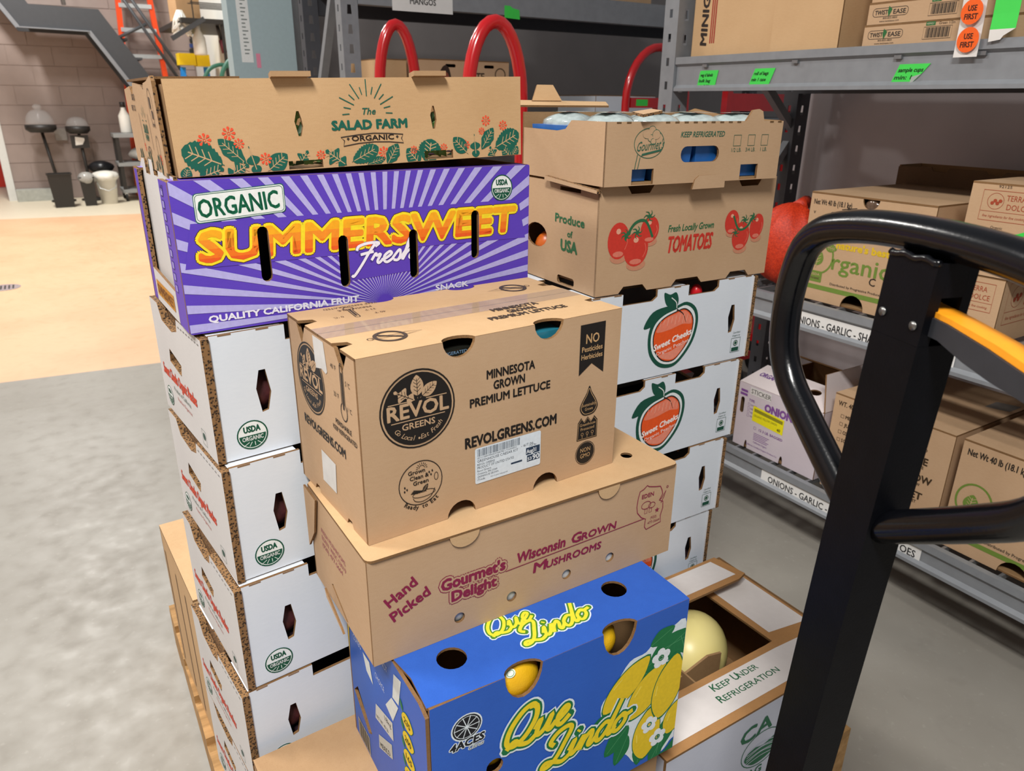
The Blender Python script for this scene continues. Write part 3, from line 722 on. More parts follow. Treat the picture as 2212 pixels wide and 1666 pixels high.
    k.text('Sustainably', .3555, .1095, .0048, '#c9a273', 2, 'c', .0, fit=.027); k.text('Grown', .3555, .1025, .0048, '#c9a273', 2, 'c', .0, fit=.015)
    gh = [(.335, .0565), (.374, .0555), (.3735, .084), (.367, .0915), (.361, .084), (.3545, .0925), (.348, .085), (.342, .0925), (.336, .085)]
    k.poly(gh, BLK, 1); k.stroke([(.3547 + (p - .3547) * .92, .072 + (q - .072) * .90) for p, q in gh], .0007, '#c9a273', 2, True)
    k.text('Greenhouse', .3547, .0785, .0045, '#c9a273', 2, 'c', .0, fit=.030); k.text('Protected', .3547, .0715, .0045, '#c9a273', 2, 'c', .0, fit=.026)
    for q in (.345, .3547, .3645): k.stroke(ell(q, .0655, .0022, n=10), .0006, '#c9a273', 2, True); k.stroke([(q, .0633), (q, .0588)], .0006, '#c9a273', 2)
    k.stroke(ell(.3525, .0335, .0187), .0008, BLK, 1, True); k.poly(ell(.3525, .0335, .0172), BLK, 1)
    k.text('NON', .3525, .0355, .0068, '#c9a273', 2, 'c', .0, fit=.019); k.text('GMO', .3525, .0260, .0068, '#c9a273', 2, 'c', .0, fit=.019)
    # ready to eat badge
    cx, cy = .0765, .067
    k.stroke(ell(cx, cy, .031, n=36), .0012, BLK, 1, True)
    for i in range(9): a = pi * i / 8; k.stroke([(cx + .002 + .0055 * cos(a), .0875 + .0055 * sin(a)), (cx + .002 + .0082 * cos(a), .0875 + .0082 * sin(a))], .0007, BLK, 1)
    k.stroke(ell(cx + .002, .0875, .004, n=10, a0=0, a1=pi), .0007, BLK, 1)
    for s, x, y, f in (('Grown', .071, .0815, .024), ('Clean &', .0745, .0735, .027), ('Green', .0765, .0655, .022)): k.text(s, x, y, .0055, BLK, 1, 'c', .02, fit=f)
    k.stroke(cr([(.0645, .0475), (.068, .042), (.078, .0395), (.090, .0435), (.0965, .054)], 4), .0009, BLK, 1); k.stroke(ell(.0805, .0505, .0165, .0048, 20), .0008, BLK, 1, True)
    for i in range(5): k.stroke([(.072 + .003 * i, .053), (.0615 + .001 * i, .0545 + .001 * i)], .0009, BLK, 1)
    for x, y in ((.0535, .066), (.0565, .0625), (.053, .0605), (.089, .079), (.0935, .080), (.0915, .075)): k.poly(ell(x, y, .0011, .0017, 8), BLK, 1)
    k.stroke(ell(.099, .0705, .0028, .0055, 12), .0008, BLK, 1, True); leaf(k, .078, .052, .014, .006, .9, 'round', BLK, KRAFT)
    for i, ch in enumerate('Ready to Eat'):
        a = -pi / 2 + (i - 5.5) * .125
        if ch != ' ': k.text(ch, cx + .0375 * cos(a), cy + .0375 * sin(a), .0058, BLK, 1, 'c', .02, rot=a + pi / 2)
    # shipping label
    k.poly(rrect(.1585, .0390, .2680, .0925, .003), '#dce6ef', 2); bk = '#2a323c'
    x = .162; rnd = random.Random(3)
    while x < .232:
        w = rnd.choice((.0006, .0008, .0013)); k.poly(rect(x, .0795, x + w, .0905), '#5d6874', 3); x += w + rnd.choice((.0006, .0009, .0014))
    k.text('(01)10850002345678(17)230831', .162, .0765, .002, bk, 3, 'l', fit=.064)
    k.text('GREENHOUSE CAESAR KIT', .162, .0710, .0038, bk, 3, 'l', .0, fit=.067); k.text('- 6/7.06', .234, .0745, .0038, bk, 3, 'l', .0, fit=.021)
    k.text('REVOL GREENS', .162, .0660, .003, bk, 3, 'l', 0, fit=.028); k.text('PRODUCT OF UNITED STATES', .162, .0610, .0036, bk, 3, 'l', 0, fit=.060)
    k.text('Revol Greens', .162, .0565, .003, bk, 3, 'l', 0, fit=.022); k.text('Owatonna, MN 55049', .162, .0522, .0028, bk, 3, 'l', 0, fit=.032); k.text('GREENHOUSE GROWN', .162, .0478, .0028, bk, 3, 'l', 0, fit=.034); k.text('iTrade', .162, .0433, .0030, bk, 3, 'l', 0, fit=.012); k.text('A213 pick step good', .183, .0433, .002, bk, 3, 'l', 0, fit=.028)
    k.poly(rect(.2425, .0600, .2665, .0710), '#2b3d55', 3); k.text('Aug31', .2435, .0622, .0062, '#e8eef4', 4, 'l', .02, fit=.0165); k.text('Use By', .2475, .0722, .0026, bk, 3, 'l', 0, fit=.013)
    k.poly(rect(.2445, .0490, .2665, .0588), '#2b3d55', 3); k.text('53', .2455, .0508, .0048, '#e8eef4', 4, 'l', .02, fit=.0068); k.text('90', .2542, .0502, .0075, '#e8eef4', 4, 'l', .03, fit=.0115); k.poly(rect(.217, .0525, .236, .0553), '#2b3d55', 3)
    k.build('front_print', fp, fr['front'], (), (.001, .001, W - .001, H - .001))
    def knife(k, cx, cy, sg):
        k.stroke(ell(cx, cy, .0195, n=26), .005, '#4a4038', 1, True); k.stroke([(cx - .015, cy + .011), (cx + .015, cy - .011)], .004, '#4a4038', 2)
        k.stroke([(cx - sg * .026, cy + .003), (cx + sg * .018, cy + .004), (cx + sg * .024, cy + .007), (cx + sg * .046, cy + .002), (cx + sg * .024, cy - .003), (cx + sg * .018, cy - .003), (cx - sg * .026, cy - .003)], .001, '#4a4038', 1, True)
        k.stroke(ell(cx - sg * .027, cy, .004, n=10), .001, '#4a4038', 1, True)
    k = Ink(); knife(k, .072, .058, 1)
    k.text('MINNESOTA', .2825, .082, .0125, '#4a4038', 1, 'c', .03, fit=.078); k.text('GROWN', .2825, .065, .0125, '#4a4038', 1, 'c', .03, fit=.046); k.text('PREMIUM LETTUCE', .2825, .047, .0125, '#4a4038', 1, 'c', .03, fit=.130)
    knife(k, .345, .182, -1)
    thermo(k, .080, .215, .055, '#4a4038', 1, pi - .1); k.text('PERISHABLE', .087, .206, .007, '#6a5440', 1, 'c', 0, fit=.05, rot=pi); k.text('KEEP REFRIGERATED', .087, .222, .007, '#6a5440', 1, 'c', 0, fit=.08, rot=pi)
    k.text("33 'F", .112, .190, .006, '#6a5440', 1, 'l', 0, rot=pi); k.text("40 'F", .118, .170, .006, '#6a5440', 1, 'l', 0, rot=pi); k.text("0 'C", .058, .175, .006, '#6a5440', 1, 'l', 0, rot=pi)
    k.build('top_print', r, tf, (), (.02, .001, W - .02, D - .001), .0006)
    # salad kit bags seen in the half-round openings
    for x, w, col in ((.138, .060, '#1f201c'), (.280, .060, '#2c7f95')):
        q = MB().box(x - w / 2, x + w / 2, .012, .11, .10, .232).build('kit_bag', mat('bag_' + col, col, .25, .2, 50), r)
        if x < .2:
            k = Ink(); k.poly(rect(x - .028, .200, x + .028, .213), '#cfd6cc', 0); k.text('6 OZ (200g)', x - .022, .217, .006, '#dfe3e0', 0, 'l', .02, fit=.044); k.text('REFRIGERATED', x - .026, .226, .0042, '#7fa0c0', 0, 'l', 0, fit=.044)
            k.build('bag_print', q, (Vector((0, .012, 0)), Vector((1, 0, 0)), Vector((0, 0, 1)), Vector((0, -1, 0))))
revol()

# ================================================================ mushroom carton
def gourmet():
    W, D, H, t = .513, .236, .162, .004; MAR = '#8b2344'
    r = thing('mushroom_carton', 'long kraft carton with maroon lettering and four round holes, under the lettuce carton', 'box', (.248, .733, .754), radians(.2))
    fr = frames(W, D, H)
    hs = [ell(u, v, .0082, n=16) for u, v in ((.126, .026), (.210, .028), (.306, .030), (.388, .031))]
    fp = MB().prism(rect(0, 0, W, H - .003), hs, fr['front'], t).build('front_panel', KM, r)
    MB().prism(rect(0, 0, W, H - .004), (), fr['back'], t).build('back_panel', KM, r)
    sl = [[(.078, .030), (.085, .034), (.142, .006), (.136, .002)]]
    lp = MB().prism(rect(t, 0, D - t, H - .004), sl, fr['left'], t).build('left_panel', KM, r)
    MB().prism(rect(t, 0, D - t, H - .004), (), fr['right'], t).build('right_panel', KM, r)
    o, u, v, n = fr['left']
    MB().prism([(.074, .024), (.138, -.002), (.146, -.008), (.080, .012)], (), (o + n * .010, u, v, n), .003).build('torn_tab', KM, r)
    MB().prism([(.03, H - .07), (.05, H - .006), (-.004, H - .006), (-.004, H - .11)], (), (o + n * .005, u, v, n), .003).build('side_tab', KM, r)
    MB().box(t, W - t, t, D - t, .0005, t).build('bottom_panel', KIN, r)
    th = [ell(.461, .060, .0095, n=16)]
    lid = rrect(-.001, -.003, W + .001, D, .010)
    MB().prism(lid, th, fr['top'], .0035).build('lid', [KRAFT3, KIN, CUT], r)
    k = Ink()
    for a, b in ((.113, .157), (.3565, .3965)):
        m = (a + b) / 2; w = (b - a) / 2
        pts = [(m - w * cos(pi * i / 12), H - .0035 - .019 * sin(pi * i / 12)) for i in range(13)]
        MB().prism(pts, (), (fr['front'][0] + Vector((0, -.003, 0)),) + fr['front'][1:], .0025).build('tuck_tab', [KRAFT3, KIN, CUT], r)
    def wtext(s, x, y, h, fit, rot=0, bold=.03, sh=0): k.text(s, x, y, h, MAR, 1, 'l', bold, fit=fit, rot=rot, shear=sh)
    wtext('Hand', .026, .083, .0155, .046, .50); wtext('Picked', .031, .059, .0155, .058, .42)
    for s, x, y, h, f in (("Gourmet's", .096, .0775, .019, .102), ('Delight', .111, .0555, .018, .073)):
        h *= .86
        for ft_, c_, L_ in ((.0052, MAR, 0), (.0040, KRAFT, 1), (.0012, MAR, 2)): k.text(s, x + .004, y + .002, h, c_, L_, 'l', fit=f - .004, fat=ft_, nf=10)
    for s, x, y, f in (('W', .217, .0815, .020), ('isconsin', .238, .0815, .062), ('G', .312, .0815, .017), ('ROWN', .331, .0815, .064)): wtext(s, x, y, .0155 if len(s) == 1 or s[0] == 'i' else .0115, f, 0, .035, .12)
    for s, x, y, f in (('M', .246, .055, .021), ('USHROOMS', .268, .055, .100)): wtext(s, x, y, .0155 if len(s) == 1 else .0115, f, 0, .035, .12)
    k.stroke([(.199, .0745), (.452, .0795)], .0013, MAR, 1)
    st = [(.437, .118), (.440, .131), (.447, .133), (.454, .138), (.458, .135), (.472, .131), (.482, .129), (.486, .121), (.488, .114), (.482, .104), (.490, .100), (.491, .088), (.487, .075), (.489, .063), (.470, .060), (.459, .058), (.455, .064), (.456, .078), (.447, .083), (.438, .094), (.436, .105)]
    k.stroke(st, .0015, MAR, 1, True); k.stroke([(.482, .104), (.487, .107), (.495, .118), (.492, .109), (.486, .098)], .0012, MAR, 1); k.stroke(ell(.497, .124, .0018, n=8), .001, MAR, 1, True)
    k.text('EDEN', .445, .1165, .007, MAR, 1, 'l', .02, fit=.024); k.stroke(ell(.455, .103, .0095, .0065, 16), .001, MAR, 1, True); k.stroke(ell(.467, .100, .0068, .005, 14), .001, MAR, 1, True)
    for q in (.455, .464): k.stroke(rect(q - .002, .088, q + .003, .096), .0009, MAR, 1, True)
    k.poly([(.479 + (.0052 if i % 2 == 0 else .0021) * cos(pi / 2 + pi * i / 5), .0875 + (.0052 if i % 2 == 0 else .0021) * sin(pi / 2 + pi * i / 5)) for i in range(10)], MAR, 1)
    k.text('(920)', .466, .0745, .0045, MAR, 1, 'l', 0, fit=.013); k.text('477-5664', .461, .0665, .0045, MAR, 1, 'l', 0, fit=.025)
    k.build('front_print', fp, fr['front'], hs, (.001, .001, W - .001, H - .001))
    k = Ink()
    for s, y, f in (('FRESH MUSHROOMS', .104, .100), ('EDEN, WISC 53019', .092, .100), ('(920) 477-5664', .080, .085)): k.text(s, .052, y, .0075, '#a04a5c', 1, 'l', 0, fit=f)
    k.build('side_print', lp, fr['left'], sl)
    return r
gourmet()
MUSH = mat('mushroom_white', '#d9dcdc', .5, .25, 40)
for i, u in enumerate((.126, .210, .306, .388)):
    fruit('mushroom', 'white mushroom showing in the %s round hole counted from the Hand Picked lettering' % ('first', 'second', 'third', 'fourth')[i], 'mushroom', (.248 + u + .003, .733 + .026, .754 + .0258), .021, .0215, MUSH, 'mushrooms behind the round holes', i)

# ================================================================ blue lemon carton
LEM = mat('lemon_skin', '#f0c320', .42, 0, 12, col2='#e0a814', bump=.25, bscale=420)
def que():
    W, D, H, t = .43, .30, .2935, .005
    BLU = card('blue_board', '#3263c2', '#2752aa', .35, .42)
    bm = [BLU, KIN, CUT]
    r = thing('lemon_carton', 'blue carton printed with yellow lemons and script lettering, lemons showing in its holes', 'box', (.272, .631, .4602), radians(-.8))
    fr = frames(W, D, H); tc = [(.112, .170, .045), (.270, .330, .046)]
    fh_ = [ell(.097, .150, .013, n=14)]
    fo = edge_cuts(.006, W, 0, H - .0003, tc)
    fp = MB().prism(fo, fh_, fr['front'], t).build('front_panel', bm, r)
    MB().prism(rect(0, 0, W, H - t), (), fr['back'], t).build('back_panel', bm, r)
    sl = [[(.010, .090), (.070, .050), (.086, .062), (.030, .112)]]
    lp = MB().prism([(t, 0), (D, 0), (D, H - .012), (D - .02, H - .004), (t, H - .004)], sl, fr['left'], t).build('left_panel', bm, r)
    MB().prism(rect(t, 0, D - t, H - t), (), fr['right'], t).build('right_panel', bm, r)
    MB().box(t, W - t, t, D - t, .0005, t).build('bottom_panel', KIN, r)
    to = [(.004, .004)]
    for a, b, d in tc: to += [((a + b) / 2 - (b - a) / 2 * cos(pi * i / 10), .0002 + .016 * sin(pi * i / 10)) for i in range(11)]
    to += [(W, .0002), (W + .001, .02), (W, D), (.006, D), (.002, .10), (.008, .06)]
    th = [ell(.069, .066, .0205, n=20), ell(.347, .075, .0195, n=20)]
    tp = MB().prism(to, th, fr['top'], .004).build('top_panel', bm, r)
    WH, GR, YE = '#dfe9ef', '#1d7343', '#efd22b'
    k = Ink()
    def lemon(cx, cy, rx, ry, rot, L):
        pts = []
        for i in range(28):
            a = 2 * pi * i / 28; q = 1 + .16 * max(0, cos(a)) ** 12 + .10 * max(0, -cos(a)) ** 12
            x, y = rx * q * cos(a), ry * sin(a); pts.append((cx + x * cos(rot) - y * sin(rot), cy + x * sin(rot) + y * cos(rot)))
        k.poly([(cx + (p - cx) * 1.05, cy + (q - cy) * 1.07) for p, q in pts], GR, L); k.poly(pts, '#e7c62a', L + 1)
        k.stroke([(cx + rx * .5 * cos(rot + 2.2), cy + ry * .6 * sin(rot + 2.2)), (cx + rx * .5 * cos(rot + 1.2), cy + ry * .7 * sin(rot + 1.2))], .002, '#f3dc5a', L + 2)
    def lf(x, y, ln, wd, rot, L, c=GR):
        m = [(0, 0), (.3, .42), (.6, .45), (1, 0), (.6, -.45), (.3, -.42)]
        P = cr([(x + (a * ln) * cos(rot) - b * wd * sin(rot), y + a * ln * sin(rot) + b * wd * cos(rot)) for a, b in m], 3, True); k.poly(P, c, L); k.stroke([(x, y), (x + ln * .9 * cos(rot), y + ln * .9 * sin(rot))], .001, '#4f9a68', L + 1)
    def blossom(x, y, s, L):
        for i in range(5): a = .4 + 2 * pi * i / 5; k.poly(ell(x + s * .55 * cos(a), y + s * .55 * sin(a), s * .42, s * .42, 10), '#e8eef2', L)
        k.stroke(ell(x, y, s * .25, n=8), s * .12, GR, L + 1, True)
    # lemon cluster with white halo
    k.poly(cr([(.274, .164), (.296, .190), (.322, .224), (.352, .228), (.372, .246), (.400, .254), (.432, .244), (.434, .05), (.420, .020), (.402, .006), (.385, .030), (.352, .012), (.330, .040), (.300, .068), (.312, .100), (.282, .125)], 4, True), WH, 0)
    for x, y, ln, wd, ro in ((.36, .20, .085, .05, .45), (.39, .22, .06, .04, .1), (.31, .14, .07, .04, 3.6), (.33, .10, .06, .04, 3.9), (.33, .08, .055, .03, 4.3), (.36, .06, .055, .03, 4.6), (.40, .06, .06, .035, 4.6), (.415, .08, .07, .04, 4.5), (.34, .155, .07, .04, .5), (.38, .16, .06, .04, 2.3), (.36, .235, .05, .03, .4), (.42, .23, .04, .03, -1.2), (.40, .03, .04, .03, 4.2)): lf(x, y, ln, wd, ro, 1)
    lemon(.318, .182, .048, .024, .72, 3); lemon(.360, .150, .046, .028, .9, 3); lemon(.403, .140, .052, .029, 1.35, 5); lemon(.368, .062, .044, .027, 1.5, 3); lemon(.425, .07, .03, .022, 1.2, 3)
    for x, y, s in ((.383, .205, .019), (.372, .080, .017), (.392, .044, .018)): blossom(x, y, s, 7)
    for txt, x, y, h, ro, sx in (('Que', .107, .168, .062, .03, 1.06), ('Lindo', .170, .100, .060, .03, 1.15)):
        script(k, txt, x, y, h, [(.35, WH, 8), (.25, GR, 9), (.135, YE, 10)], ro, .28, sx)
    k.stroke(cr([(.155, .112), (.20, .100), (.30, .112), (.36, .118)], 5), .0, GR, 8)
    k.poly([(.36, 0), (W, 0), (W, .022), (.41, .004)], GR, 1)
    k.poly(ell(.056, .241, .0225, .0215, 24), WH, 1); k.poly(ell(.056, .241, .0205, .0195, 24), '#1b1c22', 2)
    for i in range(10): a = 2 * pi * i / 10; k.stroke([(.056, .241), (.056 + .0185 * cos(a), .241 + .0178 * sin(a))], .0012, WH, 3)
    k.stroke(ell(.056, .241, .0178, .017, 20), .0008, WH, 3, True)
    k.text('4ACES', .031, .2095, .0115, WH, 3, 'l', fit=.049, shear=.15, fat=.0022, nf=10); k.text('4ACES', .031, .2095, .0115, '#1b1c22', 4, 'l', fit=.049, shear=.15, fat=.0008); k.text('Citrus', .057, .2015, .006, '#1b1c22', 6, 'l', fit=.022, shear=.3); k.text('Citrus', .057, .2015, .006, WH, 5, 'l', fit=.022, shear=.3, fat=.001)
    cut = [[((a + b) / 2 + (b - a) / 2 * cos(pi + pi * i / 10), H - d * sin(pi * i / 10)) for i in range(11)] for a, b, d in tc]
    k.build('front_print', fp, fr['front'], fh_ + cut, (.008, .001, W - .001, H - .001))
    k = Ink()
    script(k, 'Que', .132, .072, .036, [(.36, WH, 0), (.25, '#4f8a2c', 1), (.13, '#f0e43c', 2)], .10, .25, 1.25)
    script(k, 'Lindo', .165, .036, .040, [(.36, WH, 0), (.25, '#4f8a2c', 1), (.13, '#f0e43c', 2)], .06, .25, 1.3)
    k.build('top_print', tp, fr['top'], th, (.01, .017, W - .01, D - .01))
    k = Ink()
    k.poly([(.200, .272), (.226, .280), (.212, .228), (.190, .224)], '#d9dcd8', 1); k.poly([(.186, .220), (.210, .222), (.186, .178), (.160, .186)], '#d9dcd8', 1)
    for i, (n_, y) in enumerate((('235', .222), ('200', .190), ('165', .158), ('140', .126), ('115', .094))):
        lemon(.240, y, .0165, .0135, .1, 1); lf(.226, y + .009, .018, .009, 2.0, 1); k.text(n_, .240, y - .0045, .009, '#2b2b22', 4, 'c', .02, fit=.020)
    k.poly([(.110, .118), (.183, .138), (.183, .172), (.116, .150)], '#c9c8c2', 1); k.text('NET WT 40 LB', .116, .124, .006, '#3a3a3a', 2, 'l', 0, fit=.05, rot=.25); k.text('18kg', .152, .150, .008, '#3a3a3a', 2, 'l', 0, fit=.026, rot=.25)
    k.poly([(.118, .066), (.175, .096), (.175, .124), (.120, .094)], '#b9b9b2', 1); k.text('MEXICO', .126, .074, .008, '#4a4a46', 2, 'l', .02, fit=.045, rot=.45)
    for s, x, y, ro in (('COMBO', .030, .206, .1), ('CHOICE', .122, .206, -.05), ('FANCY', .140, .250, .1)): k.text(s, x, y, .010, '#c7d2ee', 1, 'l', 0, fit=.036, rot=ro)
    k.poly([(.072, .212), (.100, .214), (.110, .180), (.084, .186)], '#d9dcd8', 1)
    k.poly(cr([(.005, .16), (.012, .215), (.02, .25), (.006, .26)], 3, True), '#e7c62a', 1)
    k.poly(rect(.020, .004, .072, .042), '#b9b4a8', 1)
    for i in range(14): k.poly(rect(.023 + i * .0034, .006, .0245 + i * .0034 + .0008 * (i % 3), .040), '#4a463e', 2)
    k.build('side_print', lp, fr['left'], sl, (t, .002, D - .002, H - .006))
que()
def lemon_thing(c, lab, s=.034, rot=(0, .3, .6)):
    pr = [(s * sin(pi * i / 14) ** .8 * (.82 if i in (1, 13) else 1), s * 1.25 * -cos(pi * i / 14) * (1.06 if i in (0, 14) else 1)) for i in range(15)]
    pr[0] = (0.0, pr[0][1]); pr[-1] = (0.0, pr[-1][1])
    o = MB().lathe(pr, 22).build('lemon', LEM, None, True, c, rot); return tag(o, lab, 'lemon', 'lemons in the blue carton')
lm = lemon_thing((.272 + .141, .631 + .0395, .4602 + .2535), 'bright yellow lemon filling the corner opening of the blue carton', .0345, (0, pi / 2, 0))
k = Ink(); k.poly(ell(0, 0, .007, .0055, 14), '#e9efe2', 1); k.stroke(ell(0, 0, .005, .004, 12), .0008, '#3d8a4a', 2, True)
st_ = k.build('fruit_sticker', None, (Vector((0, 0, 0)), Vector((.94, -.1, .33)).normalized(), Vector((-.18, .72, .67)).normalized(), Vector((-.3, -.68, .67)).normalized())); st_.parent = lm; st_.matrix_parent_inverse = (Matrix.Translation(lm.location) @ lm.rotation_euler.to_matrix().to_4x4()).inverted(); st_.location = (.272 + .1305, .631 + .0150, .4602 + .2785)
lemon_thing((.272 + .285, .631 + .046, .4602 + .243), 'shaded lemon deep in the wide corner opening of the blue carton', .032, (.4, 1.2, .2))
lemon_thing((.272 + .098, .631 + .046, .4602 + .148), 'lemon behind the small round hole in the front of the blue carton', .031, (1.5, .2, .9))

# ================================================================ carton under the lemons, carton behind the stack
rb, Pb, fb = carton('kraft_carton', 'plain kraft carton under the blue lemon carton', (.124, .628, .14), 2.0, .57, .325, .3195, [KRAFT2, KIN, CUT])
rb, Pb, fb = carton('kraft_carton', 'worn kraft carton behind the sealed white cartons, standing on the pallet', (.095, 1.33, .14), 3, .42, .33, .385, [KRAFT3, KIN, CUT])
k = Ink()
for a, b in ((.02, .05), (.13, .18), (.22, .26)): k.poly(rect(a, .02, a + .010, .33), '#7a5a3a', 1)
k.build('side_print', Pb['left'], fb['left'])

# ================================================================ honeydew carton
def honey():
    W, D, H, t = .53, .385, .262, .006
    HW = card('cream_print_board', '#e6e0dc', '#d2cbc6', .1, .55); LB = card('lilac_board', '#c9cdda', '#b4b9c9', .1, .55)
    hm = [LB, KIN, CUT]
    r = thing('melon_carton', 'open white and kraft carton holding a pale yellow melon, beside the blue carton', 'box', (.715, .645, .14), 0)
    fr = frames(W, D, H)
    fp = MB().prism(rect(0, 0, W, H - .005), (), fr['front'], t).build('front_panel', hm, r)
    for k_ in ('back', 'left', 'right'):
        a, b = (0, W) if k_ == 'back' else (t, D - t); MB().prism(rect(a, 0, b, H - .005), (), fr[k_], t).build(k_ + '_panel', hm, r)
    MB().box(t, W - t, t, D - t, .0005, t).build('bottom_panel', KIN, r)
    X, Y, Z = Vector((1, 0, 0)), Vector((0, 1, 0)), Vector((0, 0, 1)); tf = (Vector((0, 0, H)), X, Y, Z)
    KB = card('kraft_flap', '#b98a58', '#9a6f43')
    f1 = MB().prism([(0, 0), (W, 0), (W - .02, .085), (W - .09, .112), (W - .16, .108), (.02, .106), (0, .09)], (), tf, .005).build('front_flap', [KB, KIN, CUT], r)
    k = Ink(); k.poly([(.012, .018), (W - .02, .018), (W - .05, .088), (W - .15, .092), (.012, .092)], HW, 0)
    k.text('K', .186, .070, .0165, '#2f6b4a', 1, 'l', .015); k.text('EEP', .200, .070, .0125, '#2f6b4a', 1, 'l', .01, fit=.034); k.text('U', .242, .070, .0165, '#2f6b4a', 1, 'l', .015); k.text('NDER', .256, .070, .0125, '#2f6b4a', 1, 'l', .01, fit=.052)
    k.text('R', .176, .043, .0165, '#2f6b4a', 1, 'l', .015); k.text('EFRIGERATION', .190, .043, .0125, '#2f6b4a', 1, 'l', .01, fit=.148)
    k.build('flap_print', f1, tf)
    rf = MB().prism([(W, .07), (W, D - .005), (W - .135, D - .03), (W - .130, .08)], (), (Vector((0, 0, H - .006)), X, Y, Z), .005).build('right_flap', [KB, KIN, CUT], r)
    k = Ink(); k.poly([(W - .012, .12), (W - .012, D - .02), (W - .115, D - .04), (W - .115, .135)], HW, 0); k.build('flap_print', rf, (Vector((0, 0, H - .006)), X, Y, Z))
    d = Vector((0, -cos(.20), sin(.20))); bn = d.cross(X) * -1
    bn = X.cross(d) * -1
    if bn.z < 0: bn = -bn
    bf = MB().prism([(0, 0), (W - .02, 0), (W - .03, .105), (W - .06, .115), (0, .115)], (), (Vector((0, D - .001, H + .002)), X, d, bn), .005).build('back_flap', [KB, KIN, CUT], r)
    k = Ink(); k.poly([(.01, .012), (W - .045, .012), (W - .05, .095), (.01, .095)], HW, 0); k.build('flap_print', bf, (Vector((0, D - .001, H + .002)), X, d, bn))
    MB().box(.20, .204, .05, D - .05, .01, H - .035).build('divider', KIN, r)
    MB().add(*[[(.17, .165, .01), (.31, .165, .01), (.31, .165, H - .035), (.27, .165, H - .026), (.22, .165, H - .040), (.17, .165, H - .052), (.17, .170, .01), (.31, .170, .01), (.31, .170, H - .035), (.27, .170, H - .026), (.22, .170, H - .040), (.17, .170, H - .052)],
               [(0, 1, 2, 3, 4, 5), (11, 10, 9, 8, 7, 6), (0, 6, 7, 1), (1, 7, 8, 2), (2, 8, 9, 3), (3, 9, 10, 4), (4, 10, 11, 5), (5, 11, 6, 0)]]).build('divider', KIN, r)
    k = Ink(); g = '#2a6a4b'
    k.text('CA', .190, .185, .034, g, 2, 'l', .03, fit=.085, rot=.12, shear=.15)
    k.stroke(ell(.255, .15, .055, .042, 28), .002, g, 1, True); k.poly(cr([(.21, .145), (.23, .16), (.26, .155), (.30, .165), (.305, .14), (.28, .12), (.24, .115), (.215, .13)], 4, True), g, 1)
    for i in range(6): k.stroke(cr([(.215, .125 + i * .006), (.255, .130 + i * .006 + .004 * (i % 2)), (.30, .125 + i * .006)], 4), .0016, '#c9cdda', 2)
    k.text('AG', .225, .085, .018, g, 1, 'l', .03, fit=.04)
    k.build('front_print', fp, fr['front'], (), (.001, .001, W - .001, H - .008))
honey()
MEL = mat('melon_skin', '#f2e49c', .35, 0, 5, col2='#e6d685', spec=.45)
tag(MB().blob((0, 0, 0), .090, .082, .082, 28, 18, .01, 4).build('melon', MEL, None, True, (.715 + .318, .645 + .258, .14 + .165), (0, 0, .5)), 'pale yellow honeydew melon in the open carton', 'melon')

